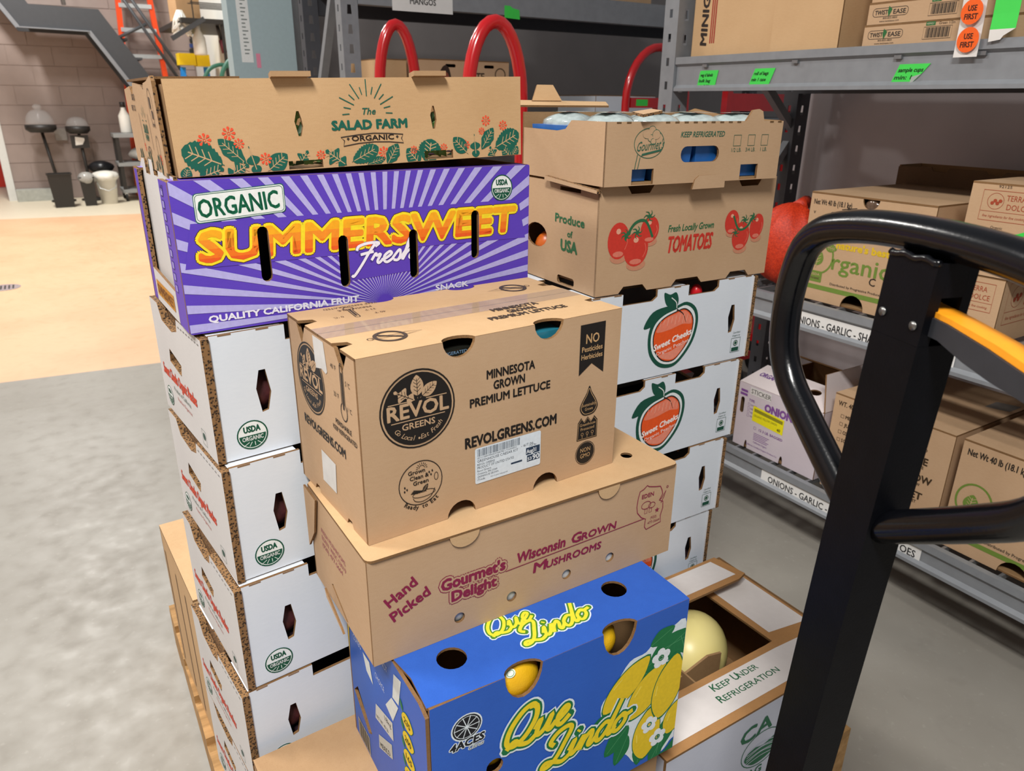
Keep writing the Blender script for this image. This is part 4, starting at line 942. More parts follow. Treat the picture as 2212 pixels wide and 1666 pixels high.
# ================================================================ tomato carton and mushroom-pack carton
def tomato_box():
    W, D, H, t = .465, .30, .207, .005
    r = thing('tomato_carton', 'kraft carton printed with red tomatoes on the vine, on the peach-printed cartons', 'box', (.859, 1.085, 1.0902), radians(-1.3))
    fr = frames(W, D, H)
    def trap(a, b, d, v, up_): return [(a, v), (a + .012, v + d * up_), (b - .012, v + d * up_), (b, v)]
    fo = [(0, 0)] + trap(.056, .128, .013, 0, 1) + trap(.192, .275, .013, 0, 1) + trap(.346, .414, .013, 0, 1) + [(W, 0), (W, H)] + trap(.351, .422, .016, H, -1)[::-1] + trap(.062, .130, .017, H, -1)[::-1] + [(0, H)]
    fp = MB().prism(fo, (), fr['front'], t).build('front_panel', KM, r)
    MB().prism(rect(0, 0, W, H), (), fr['back'], t).build('back_panel', KM, r)
    lh = [ell(.086, .089, .040, .025, 18), slot(.197, .002, .004, .001) and rrect(.168, .004, .228, .020, .006), rect(.170, .1885, .240, .196)]
    lp = MB().prism(rect(t, 0, D - .0005, H - .004), lh, fr['left'], t).build('left_panel', [KRAFT, KIN, FLUTE], r)
    MB().prism(rect(t, 0, D - t, H - .004), (), fr['right'], t).build('right_panel', KM, r)
    MB().box(t, W - t, t, D - t, .014, .018).build('bottom_panel', KIN, r)
    MB().prism([(.200, H - .012), (.285, H - .012), (.285, H + .010), (.275, H + .014), (.215, H + .013), (.205, H + .006)], (), (Vector((0, -.0265, 0)),) + fr['front'][1:], .004).build('rim_lug', [KRAFT, KIN, CUT], r)
    MB().prism([(.13, H - .002), (D + .006, H - .012), (D + .006, H - .006), (.13, H + .006)], (), (fr['left'][0] + Vector((-.012, 0, 0)),) + fr['left'][1:], .010).build('rim_fold', [KRAFT, KIN, FLUTE], r)
    k = Ink(); RD, GN = '#cf3b2e', '#2f6a45'
    def tom(cx, cy, rx, ry, ro):
        pts = [(cx + rx * cos(a) * cos(ro) - ry * sin(a) * sin(ro), cy + rx * cos(a) * sin(ro) + ry * sin(a) * cos(ro)) for a in [2 * pi * i / 24 for i in range(24)]]
        k.poly(ell(cx + .002, cy - ry * .9, rx * .8, ry * .35, 16), '#c98a6c', 1); k.poly(pts, RD, 2)
        k.poly(ell(cx - rx * .05, cy + ry * .52, rx * .22, ry * .16, 8), '#e6a78c', 3); k.poly(ell(cx, cy - ry * .72, rx * .5, ry * .16, 10), '#dd7d68', 3)
        k.stroke(cr([(cx + rx * .7, cy + ry * .3), (cx + rx * .82, cy - ry * .1), (cx + rx * .6, cy - ry * .5)], 4), .0014, '#e2705d', 3)
    def vine(x, y, s):
        k.stroke(cr([(x - s * .9, y - s * .5), (x - s * .3, y + s * .35), (x + s * .5, y + s * .45), (x + s * 1.1, y - s * .5)], 6), s * .16, GN, 4)
        for dx, dy in ((-.85, -.25), (-.05, -.15), (.75, .7)):
            for i in range(6): a = i * 1.05 + dx; k.stroke(cr([(x + s * dx, y + s * dy), (x + s * (dx + .25 * cos(a)), y + s * (dy + .22 * sin(a))), (x + s * (dx + .42 * cos(a + .5)), y + s * (dy + .36 * sin(a + .5)))], 3), s * .10, GN, 4, taper=lambda t: 1.2 - t)
    tom(.049, .104, .026, .035, 0); tom(.124, .120, .023, .026, -.2); tom(.093, .085, .030, .034, -.1); vine(.095, .122, .034)
    tom(.346, .119, .020, .025, 0); tom(.421, .105, .020, .027, -.2); tom(.376, .088, .025, .030, -.1); vine(.382, .117, -.030)
    k.text('Fresh Locally Grown', .172, .1115, .013, GN, 1, 'l', .02, fit=.122, shear=.15)
    for bld in (.028,): k.text('TOMATOES', .172, .0705, .031, RD, 1, 'l', bld, fit=.120, shear=.12)
    k.build('front_print', fp, fr['front'], (), (.001, .001, W - .001, H - .001))
    k = Ink(); k.text('Produce', .156, .126, .016, GN, 1, 'l', .035, fit=.100); k.text('of', .209, .101, .012, GN, 1, 'c', .04, fit=.017); k.text('USA', .207, .072, .021, GN, 1, 'c', .05, fit=.056)
    k.build('side_print', lp, fr['left'], lh)
tomato_box()
TOM = mat('orange_tomato', '#cf6a1e', .3, 0, 8, col2='#b8450f')
for i, (u, v) in enumerate(((.215, .060),)):
    fruit('tomato', 'orange tomato showing in the side handle hole of the tomato carton', 'tomato', (.859 + .045, 1.085 + u, 1.0902 + .058), .036, .038, TOM, None, i)
def pack_box():
    W, D, H, t = .432, .30, .111, .005
    r = thing('mushroom_pack_carton', 'open kraft carton with green script logo full of wrapped packs, on the tomato carton', 'box', (.853, 1.067, 1.2976), radians(-3))
    fr = frames(W, D, H); GN = '#356651'
    hs = [rrect(.172, .038, .267, .067, .0135), rect(.060, .0015, .110, .029), rect(.328, .0015, .375, .030)]
    fo = [(0, 0), (W, 0), (W, H), (.378, H), (.372, H + .018), (.362, H + .022), (.345, H + .020), (.338, H + .010), (.330, H), (0, H)]
    fp = MB().prism(fo, hs, fr['front'], t).build('front_panel', KM, r)
    MB().prism(rect(0, 0, W, H + .012), (), fr['back'], t).build('back_panel', KM, r)
    lo = [(t, 0), (D - .0005, 0), (D - .0005, H), (D - .115, H), (D - .135, H - .016), (D - .165, H - .020), (t, H - .018)]
    MB().prism(lo, (), fr['left'], t).build('left_panel', [KRAFT, KIN, FLUTE], r)
    MB().prism([(t, 0), (D - t, 0), (D - t, H + .010), (D - .04, H + .02), (.14, H + .004), (t, H + .001)], (), fr['right'], t).build('right_panel', KM, r)
    MB().box(t, W - t, t, D - t, .0005, t).build('bottom_panel', KIN, r)
    MB().prism([(.065, -.016), (.112, -.010), (.110, .020), (.068, .020)], (), (Vector((0, 0, H + .0065)), Vector((1, 0, .12)), Vector((0, 1, .1)), Vector((0, 0, 1))), .005).build('rim_lug', [KRAFT, KIN, FLUTE], r)
    MB().prism([(.02, 0), (.30, .0), (.36, .10), (.10, .13), (.0, .12)], (), (Vector((-.08, D + .02, H + .025)), Vector((1, -.05, .0)), Vector((0, 1, .08)), Vector((0, 0, 1))), .004).build('back_flap', [KRAFT3, KIN, CUT], r)
    MB().prism([(.0, 0), (.075, .0), (.058, .035), (.018, .035)], (), (Vector((.08, D + .10, H + .034)), Vector((1, -.05, .0)), Vector((0, .35, 1)).normalized(), Vector((0, -1, .35)).normalized()), .004).build('flap_tab', [KRAFT3, KIN, CUT], r)
    k = Ink()
    for i in range(19):
        q = .020 + i * .022
        if not (.06 < q < .115 or .325 < q < .38): k.poly(rect(q, H - .003, q + .010, H), '#6d5234', 1)
    k.stroke(ell(.095, .074, .034, .026, 30), .0012, GN, 1, True)
    for x, y, s in ((.088, .090, .0085), (.100, .096, .0085), (.110, .089, .009), (.098, .083, .007), (.104, .077, .006)): k.poly(ell(x, y, s * 1.05, s * .95, 14), KRAFT, 2); k.stroke(ell(x, y, s, s * .9, 14), .0010, GN, 2, True)
    k.text("Gourmet's", .097, .0625, .016, GN, 3, 'c', .0, fit=.062, shear=.35, rot=.08); k.stroke(cr([(.070, .055), (.066, .035), (.064, .022), (.070, .024), (.076, .05)], 4), .0014, GN, 3)
    k.poly([(.078, .052), (.124, .060), (.126, .064), (.080, .056)], GN, 3)
    k.text('KEEP REFRIGERATED', .168, .0835, .0095, GN, 1, 'l', .016, fit=.108, shear=.2)
    for x0, x1, s in ((.302, .321, '1/2 LB.'), (.340, .358, '3/4 LB.'), (.376, .394, '1 LB.')): k.stroke(rect(x0, .0655, x1, .0855), .0012, GN, 1, True); k.text(s, (x0 + x1) / 2, .0545, .0072, GN, 1, 'c', .0, fit=.026 if '/' in s else .018)
    k.build('front_print', fp, fr['front'], hs, (.001, .001, W - .001, H))
pack_box()
FILM = mat('cling_film', '#b4c1c0', .12, .25, 90, spec=.8, bump=.6, bscale=60); BLUT = mat('blue_punnet', '#2c6fc0', .35, .2, 30)
M0 = Matrix.Translation((.853, 1.067, 1.2976)) @ Matrix.Rotation(radians(-3), 4, 'Z')
for i in range(4):
    for j in range(2):
        o = thing('mushroom_pack', 'film-wrapped blue mushroom punnet %s, %s' % (('along the printed side', 'along the flap side')[j], ('by the low-cut end of the carton', 'second from the low-cut end', 'third from the low-cut end', 'by the end beside the grey rack')[i]), 'punnet', M0 @ Vector((.012 + i * .103, .012 + j * .139, .0062)), radians(-3), 'wrapped punnets in the script-logo carton')
        MB().add([(0.006, .006, 0), (.092, .006, 0), (.092, .124, 0), (.006, .124, 0), (0, 0, .094), (.098, 0, .094), (.098, .130, .094), (0, .130, .094)], [(3, 2, 1, 0), (4, 5, 6, 7), (0, 1, 5, 4), (1, 2, 6, 5), (2, 3, 7, 6), (3, 0, 4, 7)]).build('tray', BLUT, o)
        MB().blob((.049, .065, .096), .046, .061, .022, 18, 10, .10, i * 3 + j, freq=4).build('film', FILM, o, True)
        k = Ink(); k.poly(rect(.02, .04, .085, .09), '#dfe6e2', 0); k.poly(rect(.02, .076, .085, .088), '#20744f', 1); k.poly([(.03, .044), (.055, .044), (.042, .07)], '#c8263a', 1); k.text('Mushrooms', .04, .05, .012, '#28323a', 2, 'l', .03, fit=.04)
        k.build('pack_label', o, (Vector((0, 0, .1185)), Vector((1, 0, 0)), Vector((0, 1, 0)), Vector((0, 0, 1))))

# ================================================================ pallet
WOOD = mat('pallet_wood', '#c39a66', .75, 0, 6, stretch=(8, 1, 8), col2='#96703f', bump=.3, bscale=40)
WOOD2 = mat('pallet_wood_x', '#bf945f', .75, 0, 6, stretch=(1, 8, 8), col2='#8d6a3c', bump=.3, bscale=40)
pal = thing('wooden_pallet', 'worn wooden pallet carrying the stacks of cartons', 'pallet', (.075, .66, 0))
for i in range(9):
    y = i * .1425; MB().box(0, 1.235, y, y + .10 + .012 * (i % 2), .119, .1395).build('deck_board', WOOD2, pal)
for x in (0, .595, 1.19): MB().box(x, x + .045, 0, 1.25, .022, .1188).build('stringer', WOOD, pal)
for y in (0, .58, 1.15): MB().box(0, 1.235, y, y + .10, .0005, .0218).build('base_board', WOOD2, pal)
# ================================================================ pixel helper: a photo pixel cast onto a known plane of the place
def onp(ax, val, px, py):
    v = FWD * FPX + R2 * (px - 1106) - U2 * (py - 833)
    o = Vector((0, 0, CAM_H)); return o + v * ((val - o[ax]) / v[ax])
def onX(x, px, py): return onp(0, x, px, py)
def onY(y, px, py): return onp(1, y, px, py)
def onZ(z, px, py): return onp(2, z, px, py)
AX, AY, AZ = Vector((1, 0, 0)), Vector((0, 1, 0)), Vector((0, 0, 1))
def plate(name, fr, outline, t, m, parent=None, holes=(), inkk=None, clip=None):
    o = MB().prism(outline, holes, fr, t).build(name, m, parent)
    if inkk: inkk.build('lettering', o, fr, holes, clip)
    return o

# ================================================================ room shell
def floor_mat():
    m = bpy.data.materials.new('painted_concrete'); m.use_nodes = True; nt = m.node_tree; n = nt.nodes; lk = nt.links
    b = n['Principled BSDF']; b.inputs['Specular IOR Level'].default_value = .4
    tc = n.new('ShaderNodeTexCoord'); sp = n.new('ShaderNodeSeparateXYZ'); lk.new(tc.outputs['Object'], sp.inputs[0])
    def noise(s, d):
        q = n.new('ShaderNodeTexNoise'); q.inputs['Scale'].default_value = s; q.inputs['Detail'].default_value = d; lk.new(tc.outputs['Object'], q.inputs['Vector']); return q
    def mixc(f, a, c):
        x = n.new('ShaderNodeMix'); x.data_type = 'RGBA'; lk.new(f, x.inputs[0])
        for s, v in ((6, a), (7, c)):
            if isinstance(v, str): x.inputs[s].default_value = lin(v)
            else: lk.new(v, x.inputs[s])
        return x.outputs[2]
    def mr(src, lo, hi, o0=0, o1=1):
        r = n.new('ShaderNodeMapRange'); r.inputs[1].default_value = lo; r.inputs[2].default_value = hi; r.inputs[3].default_value = o0; r.inputs[4].default_value = o1; lk.new(src, r.inputs[0]); return r.outputs[0]
    def ma(op, a, c):
        q = n.new('ShaderNodeMath'); q.operation = op
        for i, v in enumerate((a, c)):
            if isinstance(v, (int, float)): q.inputs[i].default_value = v
            else: lk.new(v, q.inputs[i])
        return q.outputs[0]
    n1, n2, n3 = noise(1.6, 6), noise(14, 5), noise(55, 3)
    grey = mixc(mr(n1.outputs[0], .36, .68), '#99958d', '#8b867d'); grey = mixc(mr(n2.outputs[0], .55, .8, 0, .28), grey, '#77726a'); grey = mixc(mr(n3.outputs[0], .62, .75, 0, .35), grey, '#aaa69e')
    tan = mixc(mr(n1.outputs[0], .4, .7), '#dcb48e', '#d4aa84'); tan = mixc(mr(n2.outputs[0], .5, .8, 0, .25), tan, '#b89a80')
    edge = ma('ADD', sp.outputs[1], ma('MULTIPLY', sp.outputs[0], .10))
    c = mixc(mr(edge, 4.535, 4.55), grey, tan); c = mixc(mr(ma('ADD', sp.outputs[1], ma('MULTIPLY', sp.outputs[0], .17)), 11.18, 11.24), c, '#d8cdb6')
    lk.new(c, b.inputs['Base Color']); lk.new(mr(n2.outputs[0], .3, .7, .38, .6), b.inputs['Roughness'])
    return m
struct(MB().box(-3.4, 6.2, -3.2, 18, -.06, 0).build('floor', floor_mat()))
BWALL = mat('brown_block_paint', '#9b8b84', .7, .10, 5, bump=.25, bscale=120)
GWALL = mat('grey_wall_paint', '#85807f', .75, .1, 5, bump=.2, bscale=90)
PWALL = mat('mauve_wall_paint', '#cbc2c4', .75, .1, 4, bump=.2, bscale=90)
WWALL = mat('white_wall_paint', '#d9dad4', .6, .06, 4)
MORT = mat('mortar_paint', '#988880', .8, .1, 9)
wb = struct(MB().box(-.42, 2.6, 13.34, 13.6, 0, 3.6).build('wall_back', MORT))
BH, BW = .265, .56
rnd = random.Random(5)
for j in range(13):
    x = -.42 - (BW / 2 if j % 2 else 0)
    while x < 2.4:
        x0, x1 = max(x, -.42), min(x + BW, 2.34)
        if x1 - x0 > .05:
            d = rnd.uniform(-.003, .003)
            MB().box(x0 + .004, x1 - .004, 13.333 + d * .6, 13.3395, j * BH + .004, j * BH + BH - .004).build('block', BWALL, wb)
        x += BW
struct(MB().box(2.35, 2.5, 4.66, 13.3, 0, 3.6).build('wall_right', WWALL))
struct(MB().box(1.33, 6.0, 4.5, 4.62, 0, 3.6).build('wall_partition', GWALL))
struct(MB().box(2.76, 2.9, -2.6, 2.20, 0, 3.6).build('wall_side', PWALL))
struct(MB().box(-3.4, -3.25, -3.2, 18, 0, 4.4).build('wall_left', BWALL))
struct(MB().box(-.50, -.40, 13.30, 13.62, 0, 2.75).build('trim_1', mat('white_trim', '#d5d6d2', .5, .05)))
cb = MB().box(-.39, .12, 13.12, 13.322, 0, .165).build('baseboard_back', mat('concrete_curb', '#aeb0a8', .8, .2, 20)); struct(cb)
rdo = thing('red_door', 'bright red door panel in the far doorway beyond the white jamb', 'door', (-1.6, 15.4, 0))
MB().box(0, 1.02, 0, .05, .01, 2.1).build('door_panel', mat('red_door_paint', '#d52a14', .4, .08), rdo); MB().box(.06, .10, -.04, 0, .95, 1.08).build('handle', mat('steel', '#9a9a9a', .3, .1, metal=.9), rdo)
pan = thing('cooler_panel', 'pale blue metal panel standing at the end of the steel rack', 'panel', (.955, 4.34, 0))
MB().box(0, .335, 0, .12, 0, 3.4).build('panel_skin', mat('pale_blue_metal', '#a8bcc1', .45, .06, 60), pan)
MB().box(.336, .372, .02, .12, 0, 3.4).build('edge_trim', mat('aluminium_trim', '#8f9294', .4, .1, metal=.6), pan)
k = Ink()
k.poly(rect(.045, 1.62, .105, 2.04), '#e9eceb', 0)
for i in range(20): k.poly(rect(.064, 1.66 + i * .018, .064 + .022 + .008 * sin(i * 2.3), 1.666 + i * .018), '#7d8684', 1)
k.poly(rect(.120, 1.595, .142, 1.665), '#e58fa8', 0); k.poly(rect(.118, 1.44, .142, 1.50), '#f2c91f', 0)
k.build('notices', pan, (Vector((0, 0, 0)), AX, AZ, -AY))

# ================================================================ steel racks
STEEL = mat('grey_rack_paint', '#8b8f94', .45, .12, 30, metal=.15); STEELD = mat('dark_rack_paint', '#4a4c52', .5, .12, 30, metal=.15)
def upright(parent, x, y, h, m, w=.075, d=.065, name='upright'):
    """perforated rack post: front web faces -X or -Y with slots, two side webs"""
    mb = MB()
    hz = [i * .076 + .03 for i in range(int(h / .076) - 1)]
    hA = [[(w / 2 - .011, z), (w / 2 + .011, z), (w / 2 + .008, z + .036), (w / 2 - .008, z + .036)] for z in hz]
    hB = [[(d / 2 - .007, z + .01), (d / 2 + .007, z + .01), (d / 2 + .007, z + .036), (d / 2 - .007, z + .036)] for z in hz]
    o = Vector((x, y, 0))
    mb.prism(rect(0, 0, w, h), hA, (o, AX, AZ, -AY), .003, 0, 0, 0)
    mb.prism(rect(.0002, 0, d, h), hB, (o + AY * (d + .003), -AY, AZ, -AX), .003, 0, 0, 0)
    mb.prism(rect(.003, 0, d + .003, h), hB, (o + AX * w, AY, AZ, AX), .003, 0, 0, 0)
    return mb.build(name, m, parent)
def beam_y(parent, x, y0, y1, zb, zt, m):
    """step beam along Y facing -X"""
    pr = [(0, zb), (0, zb + .010), (.010, zb + .020), (.010, zt - .030), (0, zt - .022), (0, zt), (.02, zt), (.02, zb)]
    n = len(pr); vs = [(x + a, y, z) for y in (y0, y1) for a, z in pr]
    return MB().add(vs, [tuple(range(n))[::-1], tuple(range(n, 2 * n))] + [(i, (i + 1) % n, n + (i + 1) % n, n + i) for i in range(n)]).build('beam', m, parent)
rk = thing('storage_rack', 'grey steel shelving rack with label strips beside the mauve wall', 'rack', (0, 0, 0))
XR, YE = 1.93, 2.09
for x in (XR - .002, 2.60):
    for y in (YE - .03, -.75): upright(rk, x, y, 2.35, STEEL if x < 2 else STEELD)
MB().bar((XR + .04, YE, .5), (2.62, YE, 1.3), .03, .03).build('brace', STEEL, rk); MB().bar((XR + .04, YE, 1.9), (2.62, YE, 1.35), .03, .03).build('brace', STEEL, rk)
LEV = [(.20, .284), (.780, .868), (1.478, 1.586)]
for zb, zt in LEV:
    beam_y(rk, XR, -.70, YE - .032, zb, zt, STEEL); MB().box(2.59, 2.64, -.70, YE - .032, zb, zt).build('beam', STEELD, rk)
WIRE = mat('zinc_wire', '#85878a', .4, .15, 40, metal=.5)
for li, (zb, zt) in enumerate(LEV):
    z = zt - .010
    if li == 2:
        MB().box(XR + .022, 2.585, -.70, YE - .04, z - .006, z + .009).build('deck_panel', STEELD, rk); continue
    bar = MB().box(XR + .0205, 2.589, -.004, .004, z - .008, z + .009); me = None
    for i in range(36):
        y = -.66 + i * .0755
        if me is None: b0 = bar.build('deck_bar', WIRE, rk, loc=(0, y, 0)); me = b0.data
        else: o = bpy.data.objects.new('deck_bar', me); COL.objects.link(o); o.parent = rk; o.location = (0, y, 0)
    for i in range(9): MB().box(XR + .0215 + .068 * i, XR + .0275 + .068 * i, -.68, YE - .05, z - .014, z - .0085).build('deck_rail', WIRE, rk)
# label strips, clips, notes on the beams; frame: u runs towards -Y
def facex(x, y, z): return (Vector((x, y, z)), -AY, AZ, -AX)
LBL = mat('label_white', '#e4e4e2', .5, .05, 20)
for ya, yb_, z0, z1, nm in ((1.466, .930, .786, .836, 'upper'), (1.470, .896, .207, .258, 'lower')):
    f = facex(XR + .0095, ya, z0); k = Ink(); W_ = ya - yb_
    k.text('ONIONS - GARLIC - SHALLOTS - POTATOES', .030, .013, .0225, '#2e2e30', 0, 'l', .015, fit=W_ - .045)
    lb = plate('label_strip', f, rect(0, 0, W_, z1 - z0), .001, LBL, None, inkk=k); tag(lb, 'white shelf label reading ONIONS GARLIC on the %s shelf beam of the grey rack' % ('middle' if nm == 'upper' else 'lowest'), 'label')
    lb.location = (-.0012, 0, 0)
GRN = mat('green_note', '#3fd34f', .7, .05, 30, emit=0)
def note(y0, y1, z0, z1, sl, lines, lab, x=None, fold=0):
    f = facex((x or XR + .0095) - .0014, y0, z0); W_, H_ = y0 - y1, z1 - z0; k = Ink()
    for i, (s, ft) in enumerate(lines): k.text(s, .006 + sl * (H_ - .02 * (i + 1)) / H_, H_ - .0175 * (i + 1) - .001, .0095, '#16301b', 0, 'l', .03, fit=ft, shear=.3)
    o = plate('sticky_note', f, [(0, 0), (W_ - sl - fold, 0), (W_ - sl, fold), (W_, H_), (sl, H_)], .0006, GRN, None, inkk=k); tag(o, lab, 'note')
    if fold: MB().add([f[0] + f[1] * (W_ - sl - fold) + f[3] * .0008, f[0] + f[1] * (W_ - sl) + f[2] * fold + f[3] * .0008, f[0] + f[1] * (W_ - sl - fold * .7) + f[2] * fold * .75 + f[3] * .008], [(0, 1, 2)]).build('curled_corner', mat('note_back', '#c9d2cc', .7, .05), o)
note(1.955, 1.862, 1.484, 1.541, .012, (('veg d labels', .055), ('bulk bag', .05), ('min 2.00', .05)), 'green sticky note with three lines, nearest the rack post, on the top beam')
note(1.732, 1.632, 1.487, 1.541, .022, (('roll of bags', .055), ('min 1 case', .055)), 'green sticky note with two lines about bags, on the top beam')
note(1.254, 1.152, 1.486, 1.538, .02, (('sample cups', .066), ('min: 1', .045)), 'green sticky note with curled corner reading sample cups, on the top beam', fold=.028)
for y in (1.93, 1.57, 1.25, 1.04): MB().box(XR + .001, XR + .010, y - .020, y, 1.551, 1.560).build('beam_clip', WIRE, rk)
# sticker strip and tape hanging over the top beam
def strip(name, lab, cat, y0, w, z0, z1, m, ikf):
    n = 7; vs = []; 
    for i in range(n):
        z = z0 + (z1 - z0) * i / (n - 1); q = i / (n - 1); x = XR - .008 + .005 * sin(q * 4); yy = y0 + .010 * q
        vs += [(x, yy, z), (x, yy - w, z)]
    mb = MB().add(vs, [(2 * i, 2 * i + 1, 2 * i + 3, 2 * i + 2) for i in range(n - 1)])
    o = mb.build(name, m); tag(o, lab, cat); return o
PAP = mat('backing_paper', '#dfdcd8', .6, .05)
ss = strip('sticker_strip', 'paper strip of round orange stickers reading USE FIRST over the top beam', 'stickers', 1.091, .056, 1.548, 1.80, PAP, None)
k = Ink()
for i, zc in enumerate((1.585, 1.645, 1.706, 1.766)):
    yc = .0275 - .004 * i; k.poly(ell(yc, zc, .0255, .0275, 26), '#f4641f', 0); k.text('USE', yc, zc + .002, .0115, '#3a1a10', 1, 'c', .03, fit=.020); k.text('FIRST', yc, zc - .016, .0115, '#3a1a10', 1, 'c', .03, fit=.030)
k.build('round_stickers', ss, (Vector((XR - .0088, 1.088, 0)), -AY, AZ, -AX), (), None, .0056)
tp_ = strip('green_tape', 'bright green tape tail with white torn end over the top beam', 'tape', 1.018, .056, 1.604, 1.80, GRN, None)
MB().add([(XR - .0085, 1.018, 1.604), (XR - .0085, .962, 1.604), (XR - .0085, .985, 1.590), (XR - .0085, .990, 1.582), (XR - .0085, 1.016, 1.578)], [(0, 1, 2, 3, 4)]).build('torn_end', PAP, tp_)

# ---------------------------------------------------------------- cartons on the grey rack (front faces -X)
def rbox(name, lab, x, y, z, W, D, H, mats=KM, yaw=-90, **kw): return carton(name, lab, (x, y, z), yaw, W, D, H, mats, **kw)
ZT, ZM, ZL = 1.5862, .8682, .2842
# top shelf
r_, P_, f_ = rbox('bag_carton', 'pale carton with red stripes and black lettering at the end of the top shelf', 1.975, 2.032, ZT, .108, .34, .34, [KRAFT3, KIN, CUT])
k = Ink(); k.text('MINIGRIP', .066, .035, .027, '#332a26', 1, 'l', .05, fit=.225, rot=pi / 2, shear=.1)
for i in range(3): k.poly([(.080 + i * .0085, .04), (.085 + i * .0085, .04), (.082 + i * .0085, .33), (.077 + i * .0085, .33)], '#9c2f26', 1)
k.build('lettering', P_['front'], f_['front'], (), (0, .01, .108, .33))
r_, P_, f_ = rbox('kraft_carton', 'plain kraft carton with clear tape on the top shelf, beside the striped carton', 1.965, 1.920, ZT, .234, .36, .33, [KRAFT3, KIN, CUT])
k = Ink(); k.poly([(.01, .180), (.22, .150), (.23, .185), (.01, .215)], mat('tape_sheen', '#cdb496', .15, .1), 0); k.build('tape', P_['front'], f_['front'], (), (0, 0, .234, .3))
r_, P_, f_ = rbox('kraft_carton', 'plain kraft carton with a red round mark on its end, on the top shelf', 1.960, 1.682, ZT, .236, .36, .33, [KRAFT3, KIN, CUT])
k = Ink(); k.stroke(ell(.20, .09, .045, .045, 22), .016, '#b03a2c', 1, True); k.build('mark', P_['right'], f_['right'])
for i, (z, lb) in enumerate(((ZT, 'lower flat kraft carton with bag-tie logo and barcode on the top shelf'), (ZT + .0535, 'upper flat kraft carton with bag-tie logo and barcode on the top shelf'))):
    r_, P_, f_ = rbox('tie_carton', lb, 1.965, 1.372 - .004 * i, z, .300, .34, .053)
    k = Ink(); k.stroke(rrect(.014, .018, .112, .038, .008), .0012, '#2d2a27', 1, True); k.text('TWIST', .020, .0225, .0105, '#2d2a27', 1, 'l', .02, fit=.036); k.text('EASE', .072, .0225, .0105, '#2d2a27', 1, 'l', .02, fit=.034)
    k.poly([(.058, .042), (.068, .034), (.072, .044), (.066, .028), (.060, .016), (.056, .028)], '#2c6a3a', 1); k.text('800-835-0800', .045, .0115, .0045, '#2d2a27', 1, 'l', 0, fit=.04); k.text('www.twistease.com', .036, .0045, .0045, '#2d2a27', 1, 'l', 0, fit=.055)
    x = .172
    for q in range(20): k.poly(rect(.174 + q * .0031, .013, .1753 + q * .0031 + .0006 * (q % 3), .036), '#3a332c', 1)
    k.stroke(rect(.168, .010, .240, .038), .001, '#3a332c', 1, True); k.poly(rect(.172, .041, .196, .050), '#2c6a3a', 1); k.text('40MG1', .174, .043, .0045, '#c9c2a8', 2, 'l', 0, fit=.018); k.text('Green 1/2in', .205, .042, .006, '#3a332c', 1, 'l', 0, fit=.04)
    k.build('lettering', P_['front'], f_['front'])
for i in range(2): rbox('tie_carton', 'flat kraft carton %s of the pair behind the sticker strip' % ('at the bottom', 'on top')[i], 1.966, 1.066, ZT + .0535 * i, .300, .34, .053)
rbox('kraft_carton', 'wide kraft carton on the bag-tie cartons of the top shelf', 1.97, 1.366, ZT + .1075, .600, .34, .14)
# middle shelf
r_, P_, f_ = rbox('produce_carton', 'kraft carton with green Organics logo and yellow sticker on the middle shelf', 1.980, 1.468, ZM, .388, .47, .326, outl={'front': edge_cuts(0, .388, 0, .3205, [(.172, .224, .028)], [(.155, .232, .042)])})
k = Ink(); G2 = '#6f8a3a'
k.text('Net Wt 40 lb (18.1 kg)', .012, .290, .015, '#2f2822', 1, 'l', .015, fit=.128); k.stroke([(.110, .283), (.158, .292)], .0025, '#2f2822', 2); k.stroke([(.124, .305), (.132, .278)], .0025, '#2f2822', 2)
k.text('8 6', .075, .255, .018, '#3a332c', 1, 'l', 0); k.text('v', .015, .262, .012, '#3a332c', 1, 'l', 0)
k.poly(rrect(.232, .240, .360, .268, .003), '#e8dc1c', 1); [k.poly(rect(.237 + q * .0085, .250, .242 + q * .0085, .258 - .003 * (q % 2)), '#4a461a', 2) for q in range(13)]
k.stroke(ell(.060, .138, .046, .052, 30), .0055, G2, 1, True); leaf(k, .052, .100, .06, .04, 1.5, 'round', G2, KRAFT, 1); leaf(k, .070, .170, .045, .026, -.1, 'round', G2, KRAFT, 2)
k.text('rganics', .106, .106, .048, G2, 1, 'l', .012, fit=.215); k.text("nature's best", .112, .170, .020, '#e0bc2c', 1, 'l', .05, fit=.17); k.text('C', .235, .082, .022, '#2f2822', 1, 'l', .01)
k.poly(rrect(.022, .058, .078, .092, .003), G2, 1); k.text('USDA', .036, .078, .007, KRAFT, 2, 'l', .02, fit=.034); k.text('ORGANIC', .036, .066, .007, KRAFT, 2, 'l', .02, fit=.036); k.poly(rect(.008, .036, .384, .050), G2, 1)
k.text('Distributed by Progressive Produce, LLC', .110, .058, .007, '#3a332c', 1, 'l', .01, fit=.19)
cut = [[(.1935 + .0385 * cos(pi - pi * i / 10), .042 * sin(pi * i / 10)) for i in range(11)]]
k.build('lettering', P_['front'], f_['front'], cut, (.001, .001, .387, .32))
MB().blob((.198, .010, .302), .024, .010, .020, 14, 8, .15, 3).build('plastic_liner', mat('clear_liner', '#6b5647', .1, .3, 120), r_, True)
DKR = card('dark_kraft', '#6d563f', '#4c3a2a')
r_, P_, f_ = rbox('low_carton', 'dark kraft carton with notched open flaps behind the Organics carton', 2.455, 1.50, ZM, .50, .13, .385, [DKR, KIN, CUT], closed=False, outl={'front': [(0, 0), (.5, 0), (.5, .375), (.46, .372), (.45, .385), (.34, .385), (.33, .372), (.29, .375), (.28, .385), (.17, .385), (.16, .37), (.12, .372), (.11, .385), (0, .38)]})
RD2 = '#a5482f'
